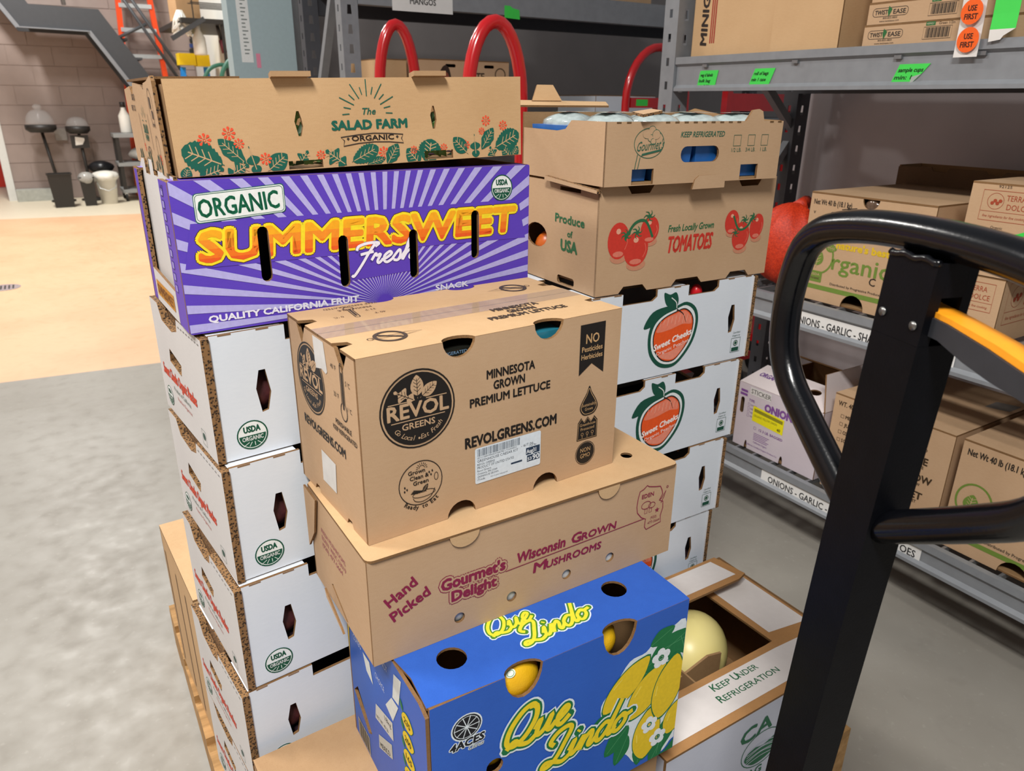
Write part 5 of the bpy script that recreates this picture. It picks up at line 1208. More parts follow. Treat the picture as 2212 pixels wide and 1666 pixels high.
def terra(k, x, z, s=1.0):
    k.stroke(rect(x, z, x + .118 * s, z + .072 * s), .0014, RD2, 1, True); k.stroke([(x, z + .022 * s), (x + .118 * s, z + .022 * s)], .001, RD2, 1); k.stroke(ell(x + .032 * s, z + .047 * s, .019 * s, n=20), .001, RD2, 1, True)
    for i in range(4): k.poly(ell(x + (.025 + .006 * i) * s, z + (.042 + .006 * (i % 2)) * s, .0045 * s, n=8), RD2, 1)
    k.text('TERRA', x + .056 * s, z + .050 * s, .013 * s, RD2, 1, 'l', .0, fit=.044 * s); k.text('DOLCE', x + .060 * s, z + .029 * s, .013 * s, RD2, 1, 'l', .0, fit=.05 * s); k.text('fine ingredients for fine cooking', x + .008 * s, z + .008 * s, .006 * s, RD2, 1, 'l', 0, fit=.10 * s, shear=.2)
r_, P_, f_ = rbox('spice_carton', 'lower kraft carton with red framed emblem reading Bird\'s Eye on the middle shelf', 1.975, 1.028, ZM, .155, .30, .172)
k = Ink(); terra(k, .018, .082); k.text('Organic', .060, .064, .007, '#3a3128', 1, 'l', 0, fit=.026); k.text("Bird's Eye", .052, .046, .011, '#3a3128', 1, 'l', .02, fit=.052); k.text('keep dry and cool', .04, .024, .005, RD2, 1, 'l', 0, fit=.06); k.build('lettering', P_['front'], f_['front'])
k = Ink(); terra(k, .03, .05, 1.5); k.build('lettering', P_['right'], f_['right'])
r_, P_, f_ = rbox('spice_carton', 'upper kraft carton with red framed emblem reading Thai Bird on the middle shelf', 1.972, 1.002, ZM + .1725, .170, .30, .225)
k = Ink(); terra(k, .030, .135); k.text('92125', .062, .214, .006, '#3a3128', 1, 'l', 0, fit=.03); k.text('Organic', .064, .116, .007, '#3a3128', 1, 'l', 0, fit=.028); k.text('Thai Bird', .050, .098, .012, '#3a3128', 1, 'l', .02, fit=.056); k.poly([(.122, .108), (.148, .120), (.150, .112), (.128, .098)], '#3fd34f', 1); k.build('lettering', P_['front'], f_['front'])
mb = thing('onion_bag', 'orange mesh bag of onions at the end of the middle shelf', 'bag', (2.07, 1.60, ZM))
NET = mat('orange_net', '#e0401a', .5, 0, 160, col2='#b02a10', bump=.6, bscale=300)
MB().blob((0, 0, .136), .10, .105, .135, 26, 18, .09, 8, freq=5).build('net', NET, mb, True)
MB().tube([(.03, .0, .250), (.07, .02, .268), (.10, .03, .262)], [.03, .014, .024], 10).build('tied_neck', NET, mb, True)
tray = rbox('flat_carton', 'flattened grey kraft sheet with cut-outs lying on the middle shelf', 1.972, .83, ZM, .30, .42, .012, [card('grey_kraft', '#8d8177', '#73685f'), KIN, CUT])
# lowest shelf
LIL = card('lilac_white_board', '#c9bfc6', '#b5abb3', .1, .6)
r_, P_, f_ = rbox('onion_carton', 'white carton with purple print and bright yellow label on the lowest shelf', 1.972, 1.640, ZL, .345, .40, .238, [LIL, KIN, CUT], closed=False, outl={'front': edge_cuts(0, .345, 0, .238, (), [(.052, .064, .03), (.205, .220, .03)])}, holes={'front': [slot(.022, .125, .185, .008)]})
k = Ink(); PU = '#7a4a90'; k.poly(rect(.05, .205, .14, .232), '#d8d6d4', 2); k.text('STICKER', .055, .210, .016, '#55534f', 3, 'l', .01, fit=.085); k.text('ONIONS', .120, .165, .026, PU, 1, 'l', .05, fit=.13); k.text('TYPE:', .050, .178, .009, PU, 1, 'l', .02, fit=.025)
for i in range(4): k.stroke(rect(.048, .120 + i * .014, .056, .129 + i * .014), .001, PU, 1, True); k.text(('WHITE', 'YELLOW', 'RED', 'SWEET')[i], .060, .121 + i * .014, .006, PU, 1, 'l', 0)
k.poly([(.072, .112), (.205, .105), (.205, .160), (.072, .168)], '#e6dc18', 2); k.text('ORGANIC YELLOW ONION', .078, .130, .008, '#5d5a20', 3, 'l', 0, fit=.10); k.text('40', .180, .112, .010, '#3a3820', 3, 'l', .03); k.poly([(.078, .148), (.200, .142), (.200, .154), (.078, .160)], '#8b8620', 3)
k.stroke(rect(.085, .083, .094, .093), .001, PU, 1, True); k.text('12 3 LB. BAGGED', .108, .083, .009, PU, 1, 'l', .02, fit=.10)
for i in range(5): k.poly(rect(.088, .068 - i * .006, .155 - .006 * (i % 3), .070 - i * .006), PU, 1)
k.text('California Organic', .090, .032, .007, PU, 1, 'l', 0, fit=.06); k.text('California Certified Organic Produce Co', .060, .016, .006, PU, 1, 'l', 0, fit=.135); k.poly(rect(.010, .205, .04, .214), PU, 1); k.poly(rect(.008, .192, .04, .201), PU, 1)
k.build('lettering', P_['front'], f_['front'], [slot(.022, .125, .185, .008)], (.001, .001, .344, .237))
PIN = card('pinkish_white_board', '#ddd3d3', '#c9bebe', .1, .6)
fl_ = [('front_flap', [(0, 0), (.34, 0), (.33, .13), (.01, .13)], (Vector((0, 0, .239)), AX, Vector((0, .95, .30)), Vector((0, -.3, .95)))), ('back_flap', [(0, 0), (.34, 0), (.34, .15), (0, .15)], (Vector((0, .40, .240)), AX, Vector((0, -.92, .38)), Vector((0, .38, .92)))), ('side_flap', [(0, 0), (.39, 0), (.37, .12), (.02, .12)], (Vector((.345, .005, .240)), AY, Vector((-.25, 0, .97)), Vector((.97, 0, .25))))]
for nm, ol, f in fl_:
    q = MB().prism(ol, [ell(.25, .08, .022, .016, 14)] if nm != 'side_flap' else (), f, .005).build(nm, [PIN, KIN, CUT], r_)
    if nm == 'front_flap': k = Ink(); k.text('ORGANIC ONIONS', .03, .06, .022, '#7a5a92', 0, 'l', .04, fit=.18); k.build('lettering', q, f)
r_, P_, f_ = rbox('onion_carton', 'kraft carton listing red, white, yellow and sweet onions on the lowest shelf', 1.974, 1.268, ZL, .372, .44, .322)
k = Ink(); D2 = '#3f3020'
k.text('WT. 40 LBS', .015, .285, .015, D2, 1, 'l', .02, fit=.08)
for i, s in enumerate(('MEDIUM', 'JUMBO', 'COLOSSAL', 'S COLOSSAL')): k.stroke(rect(.030, .248 - i * .026, .040, .258 - i * .026), .0014, D2, 1, True); k.text(s, .046, .248 - i * .026, .011, D2, 1, 'l', .03, fit=.05)
k.stroke(ell(.030, .090, .026, .026, 22), .002, D2, 1, True); k.poly(ell(.030, .090, .023, .023, 14, pi, 2 * pi), D2, 1); k.text('USDA', .030, .094, .010, D2, 2, 'c', .02, fit=.032)
for i, s in enumerate(('RED', 'WHITE', 'YELLOW', 'SWEET')): k.text(s, .225 + .008 * (i == 0) + .0 * i, .258 - i * .054, .021, D2, 1, 'l', .035, fit=(.062, .090, .112, .095)[i]); k.text(('JUMBO RED', 'JUMBO WHITE', 'JUMBO YELLOW', 'JUMBO SWEET')[i], .235, .244 - i * .054, .0085, D2, 1, 'l', .02, fit=.072)
k.text('BAKERSFIELD, CA 93307', .120, .022, .016, '#5d5a3a', 1, 'l', .02, fit=.20); k.poly(rect(.258, .236, .274, .258), '#3fd34f', 2)
k.build('lettering', P_['front'], f_['front'])
k = Ink(); k.poly([(.30, .28), (.36, .30), (.36, .37), (.30, .35)], '#8b8680', 1); k.build('paper_label', P_['top'], f_['top'])
r_, P_, f_ = rbox('produce_carton', 'kraft carton with Net Wt 40 lb heading and green stripe on the lowest shelf', 1.970, .872, ZL, .388, .47, .326, outl={'front': edge_cuts(0, .388, 0, .3205, (), [(.155, .232, .042)])}, holes={'front': [rrect(.15, .165, .235, .195, .012)]})
k = Ink(); k.text('Net Wt 40 lb (18.1 kg)', .016, .285, .018, '#2f2822', 1, 'l', .02, fit=.150); k.stroke(ell(.060, .158, .046, .052, 30), .0055, G2, 1, True); leaf(k, .052, .120, .06, .04, 1.5, 'round', G2, KRAFT, 1); k.text('rganics', .106, .122, .052, G2, 1, 'l', .005, fit=.215)
k.poly(rrect(.022, .058, .078, .092, .003), G2, 1); k.poly(rect(.008, .036, .384, .050), G2, 1); k.text('Distributed by Progressive Produce, LLC', .110, .058, .009, '#3a332c', 1, 'l', .01, fit=.19)
k.build('lettering', P_['front'], f_['front'], cut + [rrect(.15, .165, .235, .195, .012)], (.001, .001, .387, .32))

# ---------------------------------------------------------------- rack at the back
r2 = thing('storage_rack', 'grey steel rack with a MANGOS label on its beam, behind the red cart handles', 'rack', (0, 0, 0))
YB = 3.30
for x in (1.185, 4.3):
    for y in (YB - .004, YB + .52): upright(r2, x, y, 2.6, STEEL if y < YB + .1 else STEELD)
for zz, m_ in ((1.818, STEELD), (1.25, STEELD)):
    pr = [(YB - .010, zz), (YB - .010, zz + .10), (YB + .04, zz + .10), (YB + .04, zz)]
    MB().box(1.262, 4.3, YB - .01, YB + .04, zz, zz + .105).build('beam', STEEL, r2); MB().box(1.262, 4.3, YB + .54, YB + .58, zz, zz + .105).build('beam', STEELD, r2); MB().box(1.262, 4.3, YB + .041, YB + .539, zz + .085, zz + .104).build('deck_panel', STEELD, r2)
MB().bar((1.22, YB + .05, 2.05), (1.22, YB + .53, 1.35), .035, .035).build('brace', STEEL, r2); MB().bar((1.22, YB + .53, 1.32), (1.22, YB + .05, .6), .035, .035).build('brace', STEEL, r2)
def facey(y, x, z): return (Vector((x, y, z)), AX, AZ, -AY)
a, b = onY(YB - .0115, 848, 22), onY(YB - .0115, 978, 22)
k = Ink(); k.text('MANGOS', (b.x - a.x) / 2, .030, .024, '#3a3a3a', 0, 'c', .02, fit=.125)
tag(plate('label_strip', facey(YB - .0115, a.x, a.z), rect(0, 0, b.x - a.x, .070), .001, LBL, None, inkk=k), 'white label reading MANGOS on the beam of the back rack', 'label')
a = onY(YB - .0115, 1090, 40); k = Ink()
tag(plate('sticky_note', facey(YB - .0118, a.x, a.z), [(0, .004), (.085, 0), (.082, .040), (.045, .046), (.03, .055), (0, .055)], .001, GRN), 'torn green sticky note on the beam of the back rack', 'note')
r_, P_, f_ = carton('avocado_carton', 'kraft carton with avocado picture and two handle slots on the back rack', (1.53, YB + .06, 1.3552), 0, .52, .36, .265, KM, holes={'front': [rrect(.17, .232, .225, .246, .006), rrect(.38, .232, .435, .246, .006)]})
k = Ink(); k.poly(cr([(.13, .16), (.14, .21), (.165, .240), (.19, .225), (.20, .16), (.165, .13)], 4, True), '#3a2a22', 1); k.poly(ell(.166, .18, .024, .034, 14), '#8a4a36', 2); k.text('TE', .335, .178, .032, '#4a3a2c', 1, 'l', .03, fit=.045); k.stroke(ell(.47, .205, .028, .028, 18), .006, '#5a4632', 1, True)
k.build('lettering', P_['front'], f_['front'])
carton('kraft_carton', 'kraft carton with raised flap beside the avocado carton on the back rack', (1.375, YB + .08, 1.3552), 4, .14, .34, .26, [KRAFT3, KIN, CUT])
carton('white_carton', 'white carton on the back rack beyond the third red handle', (2.60, YB + .06, 1.3552), 0, .42, .36, .12, [WHITE, KIN, CUT])
for i, x in enumerate((2.36, 2.66)): carton('kraft_carton', 'kraft carton on the upper shelf of the back rack, %s' % ('nearer the MANGOS label', 'nearer the grey rack post')[i], (x, YB + .06, 1.9232), 0, .28, .36, .3, KM)
# ---------------------------------------------------------------- red carts
RED = mat('red_enamel', '#c4161c', .22, .08, 20, coat=.5)
def hoop(x0, x1, y, zb, zs, zt, r): 
    m = (x0 + x1) / 2; w = (x1 - x0) / 2
    return [(x0, y, zb), (x0, y, (zb + zs) / 2), (x0, y, zs)] + [(m - w * cos(pi * i / 16), y, zs + (zt - zs) * sin(pi * i / 16)) for i in range(1, 16)] + [(x1, y, zs), (x1, y, (zb + zs) / 2), (x1, y, zb)]
BLKR = mat('black_rubber', '#1b1b1c', .6, .2, 40)
uc = thing('stock_cart', 'narrow red stock cart with two tall hoop handles behind the cartons', 'cart', (0, 0, 0))
MB().box(1.10, 1.37, 2.06, 2.86, .20, .24).build('platform', RED, uc)
h2a, h2b, h2t = onY(2.1, 1011, 160), onY(2.1, 1127, 160), onY(2.1, 1068, 46)
MB().tube(hoop(h2a.x, h2b.x, 2.1, .2405, 1.44, h2t.z, .021), .0205, 16).build('hoop_handle', RED, uc, True)
h1a, h1b, h1t = onY(2.8, 819, 160), onY(2.8, 898, 160), onY(2.8, 858, 53)
MB().tube(hoop(h1a.x, h1b.x, 2.8, .2405, 1.46, h1t.z, .02), .0205, 16).build('hoop_handle', RED, uc, True)
for x in (1.14, 1.33):
    for y in (2.14, 2.78): MB().tube([(x - .02, y, .09), (x + .02, y, .09)], .09, 20).build('wheel', BLKR, uc, True); MB().box(x - .03, x + .03, y - .03, y + .03, .17, .1995).build('caster_fork', STEELD, uc)
sc_ = thing('stock_cart', 'red stock cart with curved handle and green sticker on its cross bar', 'cart', (0, 0, 0))
MB().box(2.44, 2.96, 2.42, 3.05, .20, .24).build('platform', RED, sc_)
MB().tube(hoop(2.505, 2.905, 3.0, .2405, 1.44, 1.695, .02), .020, 14).build('hoop_handle', RED, sc_, True)
MB().box(2.526, 2.884, 2.985, 3.015, 1.415, 1.462).build('cross_bar', RED, sc_); MB().box(2.69, 2.72, 2.99, 3.01, .24, 1.4145).build('post', RED, sc_)
k = Ink(); k.poly(rect(0, 0, .075, .030), GRN, 0); k.build('sticker', sc_, (Vector((2.56, 2.985, 1.424)), AX, AZ, -AY))
for x in (2.50, 2.90):
    for y in (2.5, 2.95): MB().tube([(x - .02, y, .09), (x + .02, y, .09)], .09, 20).build('wheel', BLKR, sc_, True); MB().box(x - .03, x + .03, y - .03, y + .03, .17, .1995).build('caster_fork', STEELD, sc_)
sc2 = thing('stock_cart', 'red flat-bar stock cart standing past the end of the grey rack', 'cart', (0, 0, 0))
MB().box(3.20, 3.80, 2.55, 3.05, .20, .24).build('platform', RED, sc2)
for x in (3.22, 3.77): MB().box(x - .02, x + .02, 2.99, 3.03, .2405, 1.50).build('post', RED, sc2)
MB().box(3.245, 3.745, 2.995, 3.025, 1.40, 1.49).build('cross_bar', RED, sc2)
for x in (3.26, 3.74):
    for y in (2.6, 3.0): MB().tube([(x - .02, y, .09), (x + .02, y, .09)], .09, 20).build('wheel', BLKR, sc2, True); MB().box(x - .03, x + .03, y - .03, y + .03, .17, .1995).build('caster_fork', STEELD, sc2)
# ================================================================ pallet jack in the foreground
JB = mat('black_enamel', '#08090d', .2, .3, 60, coat=.0, spec=.4, bump=.05, bscale=300); JM = mat('black_steel', '#07080d', .48, .3, 40, bump=.08, bscale=400, spec=.14)
jk = thing('pallet_jack', 'black pallet jack with looped tube handle and orange grip lever in front of the rack', 'pallet jack', (.64, .368, 0))
ja = radians(-107); jb = Vector((cos(ja), sin(ja), 0)); jn = Vector((-jb.y, jb.x, 0))   # jb: across the loop, jn: away from its front
def jp(s, z, d=0): return jb * (s + .009 + (z - 1.32) * .058) + AZ * z + jn * d
if jn.dot(fh) < 0: jn = -jn
pw, pdp = .029, .033
def ring(z, w, d, c0=0): return [jp(-w, z, -d * .0), jp(w, z, 0), jp(w, z, d * 2), jp(-w, z, d * 2)]
def hollow(z0, z1, w, d0, d1, t, name, m):
    mb = MB()
    for a0, a1, b0, b1 in ((-w, w, d0, d0 + t), (w - t, w, d0 + t, d1), (-w, -w + t, d0 + t, d1), (-w + t, w - t, d1 - t, d1)):
        vs = [jp(a, z, b) for z in (z0, z1) for b in (b0, b1) for a in (a0, a1)]
        mb.add(vs, [(0, 2, 3, 1), (4, 5, 7, 6), (0, 1, 5, 4), (2, 6, 7, 3), (0, 4, 6, 2), (1, 3, 7, 5)])
    return mb.build(name, m, jk)
D0, D1 = .0, .044
# lower post is closed, the upper part is open on the lever side
hollow(.30, 1.2405, pw, D0, D1, .004, 'post', JM)
mb = MB()
for a0, a1, b0, b1 in ((-pw, pw, D0, D0 + .004), (-pw, -pw + .004, D0 + .004, D1), (pw - .004, pw, D0 + .004, D0 + .012), (pw - .004, pw, D1 - .010, D1)):
    vs = [jp(a, z, b) for z in (1.2407, 1.3155) for b in (b0, b1) for a in (a0, a1)]
    mb.add(vs, [(0, 2, 3, 1), (4, 5, 7, 6), (0, 1, 5, 4), (2, 6, 7, 3), (0, 4, 6, 2), (1, 3, 7, 5)])
for a0, a1, b0, b1, z0, z1 in ((pw - .004, pw, D0 + .0121, D1 - .0101, 1.285, 1.3155), (-pw + .004, pw - .004, D1 - .004, D1, 1.2407, 1.3155)):
    vs = [jp(a, z, b) for z in (z0, z1) for b in (b0, b1) for a in (a0, a1)]
    mb.add(vs, [(0, 2, 3, 1), (4, 5, 7, 6), (0, 1, 5, 4), (2, 6, 7, 3), (0, 4, 6, 2), (1, 3, 7, 5)])
mb.build('post_head', JM, jk)
half = [(.024, 1.043), (.07, 1.073), (.12, 1.107), (.158, 1.136), (.181, 1.170), (.189, 1.214), (.187, 1.255), (.176, 1.292), (.150, 1.314), (.11, 1.325), (.06, 1.331)]
path = [(-s, z) for s, z in half] + [(0, 1.333)] + [(s, z) for s, z in half[::-1]]
path = cr(path, 4)
MB().tube([jp(s, z, .0205) for s, z in path], .0168, 20).build('loop_handle', JB, jk, True)
wl = [jp(-pw + 2 * pw * i / 12, 1.3165 + .0012 * sin(i * 5), D0 + .001) for i in range(13)]
MB().tube(wl, [.0032 + .0008 * sin(i * 3.1) for i in range(13)], 8).build('weld_bead', JB, jk, True)
for s, z in ((-.020, 1.261), (.019, 1.258)):
    c = jp(s, z, D0); MB().tube([c, c - jn * .0015], .0042, 12).build('pivot_pin', mat('pin_steel', '#8a8a88', .3, .1, metal=.9), jk, True)
# lever: runs out to the near side of the loop
lv = thing('x', None, None) if False else None
def lpt(s, z, d): return jp(s, z, d)
L0, L1 = [(.006, 1.270), (.045, 1.266), (.088, 1.258), (.135, 1.247), (.175, 1.234)], [(.006, 1.252), (.040, 1.250), (.070, 1.240), (.100, 1.233), (.175, 1.222)]
def lever(off0, off1, d0, d1, name, m, tw=1):
    n = len(L0); vs = []
    for d in (d0, d1):
        for (s, z), (s2, z2) in zip(L0, L1):
            A, B = jp(s, z, d), jp(s2, z2, d); vs += [A.lerp(B, off0), A.lerp(B, off1)]
    fs = []; q = 2 * n
    for i in range(n - 1):
        a, b, c, e = 2 * i, 2 * i + 1, 2 * i + 3, 2 * i + 2; fs += [(a, e, c, b), (q + a, q + b, q + c, q + e), (a, q + a, q + e, e), (b, c, q + c, q + b)]
    fs += [(0, 1, q + 1, q), (q - 2, 2 * q - 2, 2 * q - 1, q - 1)]
    return MB().add(vs, fs).build(name, m, jk)
lever(.0, 1.0, .008, .036, 'lever', mat('dark_grey_plastic', '#2c2e33', .45, .15, 60))
lever(-.30, -.02, .010, .034, 'lever_grip', mat('orange_grip', '#ee9a1c', .45, .1, 80))
# pump, steering wheels, forks (below the frame)
p0 = jp(0, .30, .009)
MB().tube([(0, .02, .10), (0, .02, .29)], .055, 18).build('pump_body', JM, jk, True)
MB().bar((0, .02, .285), p0 + AZ * .012, .05, .05).build('post_foot', JM, jk)
for sx in (-1, 1): MB().tube([(sx * .03, .02, .085), (sx * .075, .02, .085)], .085, 20).build('steer_wheel', BLKR, jk, True)
for sx in (-.19, .19):
    MB().box(sx - .075, sx + .075, .20, 1.20, .045, .075).build('fork', JM, jk)
    MB().tube([(sx - .04, 1.12, .035), (sx + .04, 1.12, .035)], .035, 14).build('load_roller', BLKR, jk, True)
MB().box(-.265, .265, .12, .1998, .045, .17).build('fork_carriage', JM, jk)

# ================================================================ far corner of the warehouse
DG = mat('dark_grey_enamel', '#3d3f43', .5, .08, 20); DG2 = mat('grey_enamel_edge', '#7d8085', .45, .08, 20)
YS = 12.3
def S(px, py, y=YS): q = onY(y, px, py); return (q.x, q.z)
st = thing('steel_stairs', 'dark grey steel staircase with landing against the brown block wall', 'stairs', (0, 0, 0))
lowr = [S(38, 58), S(192, 68)]; dx = (S(300, 205)[0] - S(192, 68)[0]); dz = (S(300, 205)[1] - S(192, 68)[1])
lo = [(S(0, 8)[0] - .35, S(0, 8)[1] + .55), S(38, 58), S(192, 68), (S(192, 68)[0] - dx / dz * S(192, 68)[1], .0005)]
hx, hz = S(335, 180)[0] - S(212, 20)[0], S(335, 180)[1] - S(212, 20)[1]
hi = [(lo[0][0] + .36, lo[0][1]), S(60, 8), S(212, 20), (S(212, 20)[0] - hx / hz * S(212, 20)[1], .0005)]
for y, nm in ((YS, 'stringer'), (YS + .75, 'stringer')):
    MB().prism(lo + hi[::-1], (), (Vector((0, y, 0)), AX, AZ, -AY), .05, 0, 0, 0).build(nm, DG, st)
for i in range(3):
    a, b = Vector((lo[i][0], YS - .025, lo[i][1])), Vector((lo[i + 1][0], YS - .025, lo[i + 1][1])); MB().bar(a, b, .05, .014, 0, (0, 0, 1) if i == 1 else (0, 1, 0)).build('lower_flange', DG2, st)
for i in range(9):
    t = (i + .7) / 9.4; x = lo[2][0] + (lo[3][0] - lo[2][0]) * t + .12; z = lo[2][1] * (1 - t) + .08
    MB().box(x, x + .24, YS + .051, YS + .749, z, z + .03).build('tread', DG, st)
MB().box(lo[1][0] + .12, lo[2][0] + .1, YS + .051, YS + .749, lo[1][1] + .10, lo[1][1] + .13).build('landing', DG, st)
for (x0, y0), (x1, y1) in (((285, 0), (403, 167)), ((268, 0), (384, 167))):
    a, b = S(x0, y0), S(x1, y1); d = ((b[0] - a[0]), (b[1] - a[1])); t0 = -.35; t1 = 1.25
    MB().tube([(a[0] + d[0] * t0, YS + .02, a[1] + d[1] * t0), (a[0] + d[0] * t1, YS + .02, a[1] + d[1] * t1)], .022, 10).build('hand_rail', DG, st, True)
a, b = S(258, 80), S(316, 52); MB().tube([(a[0], YS + .02, a[1]), (b[0], YS + .02, b[1])], .022, 10).build('rail_strut', DG, st, True)
a = S(138, 10); MB().tube([(a[0], YS + .02, a[1]), (a[0] - .02, YS + .02, a[1] + .6)], .028, 10).build('rail_post', DG2, st, True)
# orange ladder
ORG = mat('orange_fibreglass', '#ee4a12', .4, .08, 20); ALU = mat('aluminium', '#d3d7da', .25, .08, 30, metal=.6)
YL = 13.12
ld = thing('step_ladder', 'orange step ladder with aluminium treads behind the steel stairs', 'ladder', (0, 0, 0))
def lad(px, py): q = onY(YL, px, py); return Vector((q.x, YL, q.z))
l0, l1 = lad(254, 0), lad(274, 185); r0, r1 = lad(323, 0), lad(357, 165)
def ext(a, b, z): t = (z - a.z) / (b.z - a.z); return a.lerp(b, t)
for a, b in ((l0, l1), (r0, r1)): MB().bar(ext(a, b, 3.1), ext(a, b, .012), .07, .08, 0, (0, 1, 0)).build('rail', ORG, ld)
for py in (-40, 14, 66, 122, 172, 232, 290, 350):
    z = lad(300, py).z; A, B = ext(l0, l1, z), ext(r0, r1, z); MB().bar(A, B, .11, .055, 0, (0, 0, 1)).build('tread', ALU, ld)
# blue step stool with yellow top
YT = 11.6
sl_ = thing('step_ladder', 'blue step ladder with bright yellow top cap in the far corner', 'ladder', (0, 0, 0))
BL = mat('blue_fibreglass', '#1f86d8', .4, .08, 20); YEL = mat('yellow_plastic', '#f4cf12', .4, .08, 20)
a, b = onY(YT, 388, 140), onY(YT, 450, 117)
MB().box(a.x, b.x - .18, YT - .05, YT + .2, a.z, b.z).build('top_cap', YEL, sl_); MB().box(b.x - .17, b.x, YT - .05, YT + .2, a.z - .01, b.z - .01).build('top_cap', YEL, sl_)
for q, w in ((392, -.1), (442, .1)):
    p = onY(YT, q + 5, 145); MB().bar((p.x, YT + .05, p.z), (p.x + w, YT - .02, .002), .06, .03, 0, (0, 1, 0)).build('rail', BL, sl_); MB().bar((p.x, YT + .12, p.z), (p.x + w, YT + .6, .002), .05, .03, 0, (0, 1, 0)).build('rear_rail', BL, sl_)
# dome stands
DOME = mat('clear_dome', '#eef2f4', .05, .02, 20, alpha=.14, spec=.9); BPL = mat('black_plastic', '#26221f', .5, .15, 30)
def stand(px, pbot, tz, rx, hgt, y, lab, knob, lean):
    c = onY(y, px, pbot); s = thing('dome_stand', lab, 'stand', (c.x, y, 0), group=None)
    z = c.z
    MB().lathe([(rx * .75, z - .10), (rx * 1.02, z - .06), (rx * 1.04, z), (rx * .98, z), (rx * .95, z - .05), (0, z - .07)], 26).build('tray', BPL, s, True)
    pr = [(rx * .95 * cos(pi / 2 * i / 8) ** .8, z + .002 + hgt * sin(pi / 2 * i / 8)) for i in range(9)]; pr[-1] = (0.0, pr[-1][1])
    MB().lathe(pr, 26).build('dome', DOME, s, True)
    if knob: MB().blob((0, 0, z + hgt + .03), .06, .06, .04, 12, 8, .1, 2).build('dome_knob', DOME, s, True)
    MB().tube([(0, 0, z - .08), (lean, -.02, .02)], .022, 10).build('pole', BPL, s, True)
    MB().lathe([(.16, .001), (.16, .02), (.02, .05), (0, .05)], 20, (lean, -.02, 0)).build('base', BPL, s, True)
    return s, z
stand(87, 270, 0, .19, .21, 12.95, 'tall black stand with clear dome cover and knob by the brown wall', True, .10)
s2, z2 = stand(167, 273, 0, .155, .13, 12.95, 'black dome stand with white notice plate by the brown wall', False, .03)
MB().box(-.12, .11, -.06, -.03, z2 - .30, z2 - .12).build('notice_plate', BPL, s2)
k = Ink(); k.poly([(-.07, z2 - .26), (.02, z2 - .25), (.055, z2 - .19), (.055, z2 - .16), (-.06, z2 - .14)], '#e2dcd2', 0); k.build('notice', s2, (Vector((0, -.06, 0)), AX, AZ, -AY))
def binn(px0, px1, pbot, ptop, y, lab):
    a, b = onY(y, px0, pbot), onY(y, px1, pbot); h = onY(y, px0, ptop).z; w = (b.x - a.x)
    s = thing('waste_bin', lab, 'bin', ((a.x + b.x) / 2, y + .05, 0))
    q = w / 2; mb = MB(); rr = [(q * .80, .001), (q, h), (q * 1.06, h), (q * 1.06, h + .015), (q * .93, h + .015), (q * .74, .02)]
    vs = []; fs = []
    for r_, z in rr: vs += [(r_, r_ * .8, z), (-r_, r_ * .8, z), (-r_, -r_ * .8, z), (r_, -r_ * .8, z)]
    for i in range(len(rr) - 1):
        for j in range(4): fs.append((4 * i + j, 4 * i + (j + 1) % 4, 4 * i + 4 + (j + 1) % 4, 4 * i + 4 + j))
    fs += [(3, 2, 1, 0), (20, 21, 22, 23)]
    mb.add(vs, fs).build('body', BPL, s)
    return s, h, w
binn(113, 165, 436, 378, 12.2, 'open black waste bin under the knobbed dome stand')
s3, h3, w3 = binn(181, 212, 434, 385, 12.2, 'black waste bin with clear liner hanging over its rim')
MB().blob((0, 0, h3 - .01), w3 * .62, w3 * .55, .09, 18, 8, .14, 5, freq=5).build('liner', mat('clear_liner_bag', '#bdbbb6', .15, .2, 60, alpha=.75), s3, True)
a = onZ(0, 240, 441); bk = thing('bucket', 'white bucket with white plastic bag over its rim, beside the grey cart', 'bucket', (a.x, a.y + .12, 0))
WPL = mat('white_plastic', '#e4e1d8', .45, .06, 20)
MB().lathe([(.105, .001), (.14, .36), (.148, .36), (.148, .385), (.132, .385), (.10, .02), (0, .02)], 24).build('pail', WPL, bk, True)
MB().blob((0, 0, .375), .165, .165, .085, 20, 10, .14, 9, freq=6).build('bag', WPL, bk, True); MB().tube([(-.135, -.02, .33), (-.10, -.13, .23), (0, -.165, .19), (.10, -.13, .23), (.135, -.02, .33)], .005, 6).build('bail', ALU, bk, True)
# utility cart
a = onY(12.2, 240, 292); ct = thing('utility_cart', 'grey two-tier utility cart with folded white cloths by the brown wall', 'cart', (a.x + .42, 12.75, 0))
GP = mat('grey_plastic', '#8d8f8f', .5, .08, 20)
for z in (.12, .50, .90): MB().box(-.37, .37, -.26, .26, z, z + .05).build('shelf', GP, ct)
for x in (-.33, .33):
    for y in (-.22, .22): MB().box(x - .025, x + .025, y - .025, y + .025, .1705, .4995).build('leg', BPL, ct); MB().box(x - .025, x + .025, y - .025, y + .025, .5505, .8995).build('leg', BPL, ct); MB().tube([(x - .015, y, .055), (x + .015, y, .055)], .055, 14).build('wheel', BLKR, ct, True); MB().box(x - .02, x + .02, y - .02, y + .02, .09, .1195).build('caster_fork', ALU, ct)
tag(MB().blob((0, 0, 0), .24, .18, .10, 18, 10, .12, 3, freq=5).build('cloth_bundle', mat('white_cloth', '#d9dbd8', .7, .08, 30), None, True, (a.x + .48, 12.75, .656)), 'heap of white cloths on the middle shelf of the grey cart', 'cloth')
tag(MB().box(-.13, .13, -.10, .10, 0, .015).build('tray', GP, None, False, (a.x + .56, 12.7, .9502)), 'flat grey tray on the top shelf of the utility cart', 'tray')
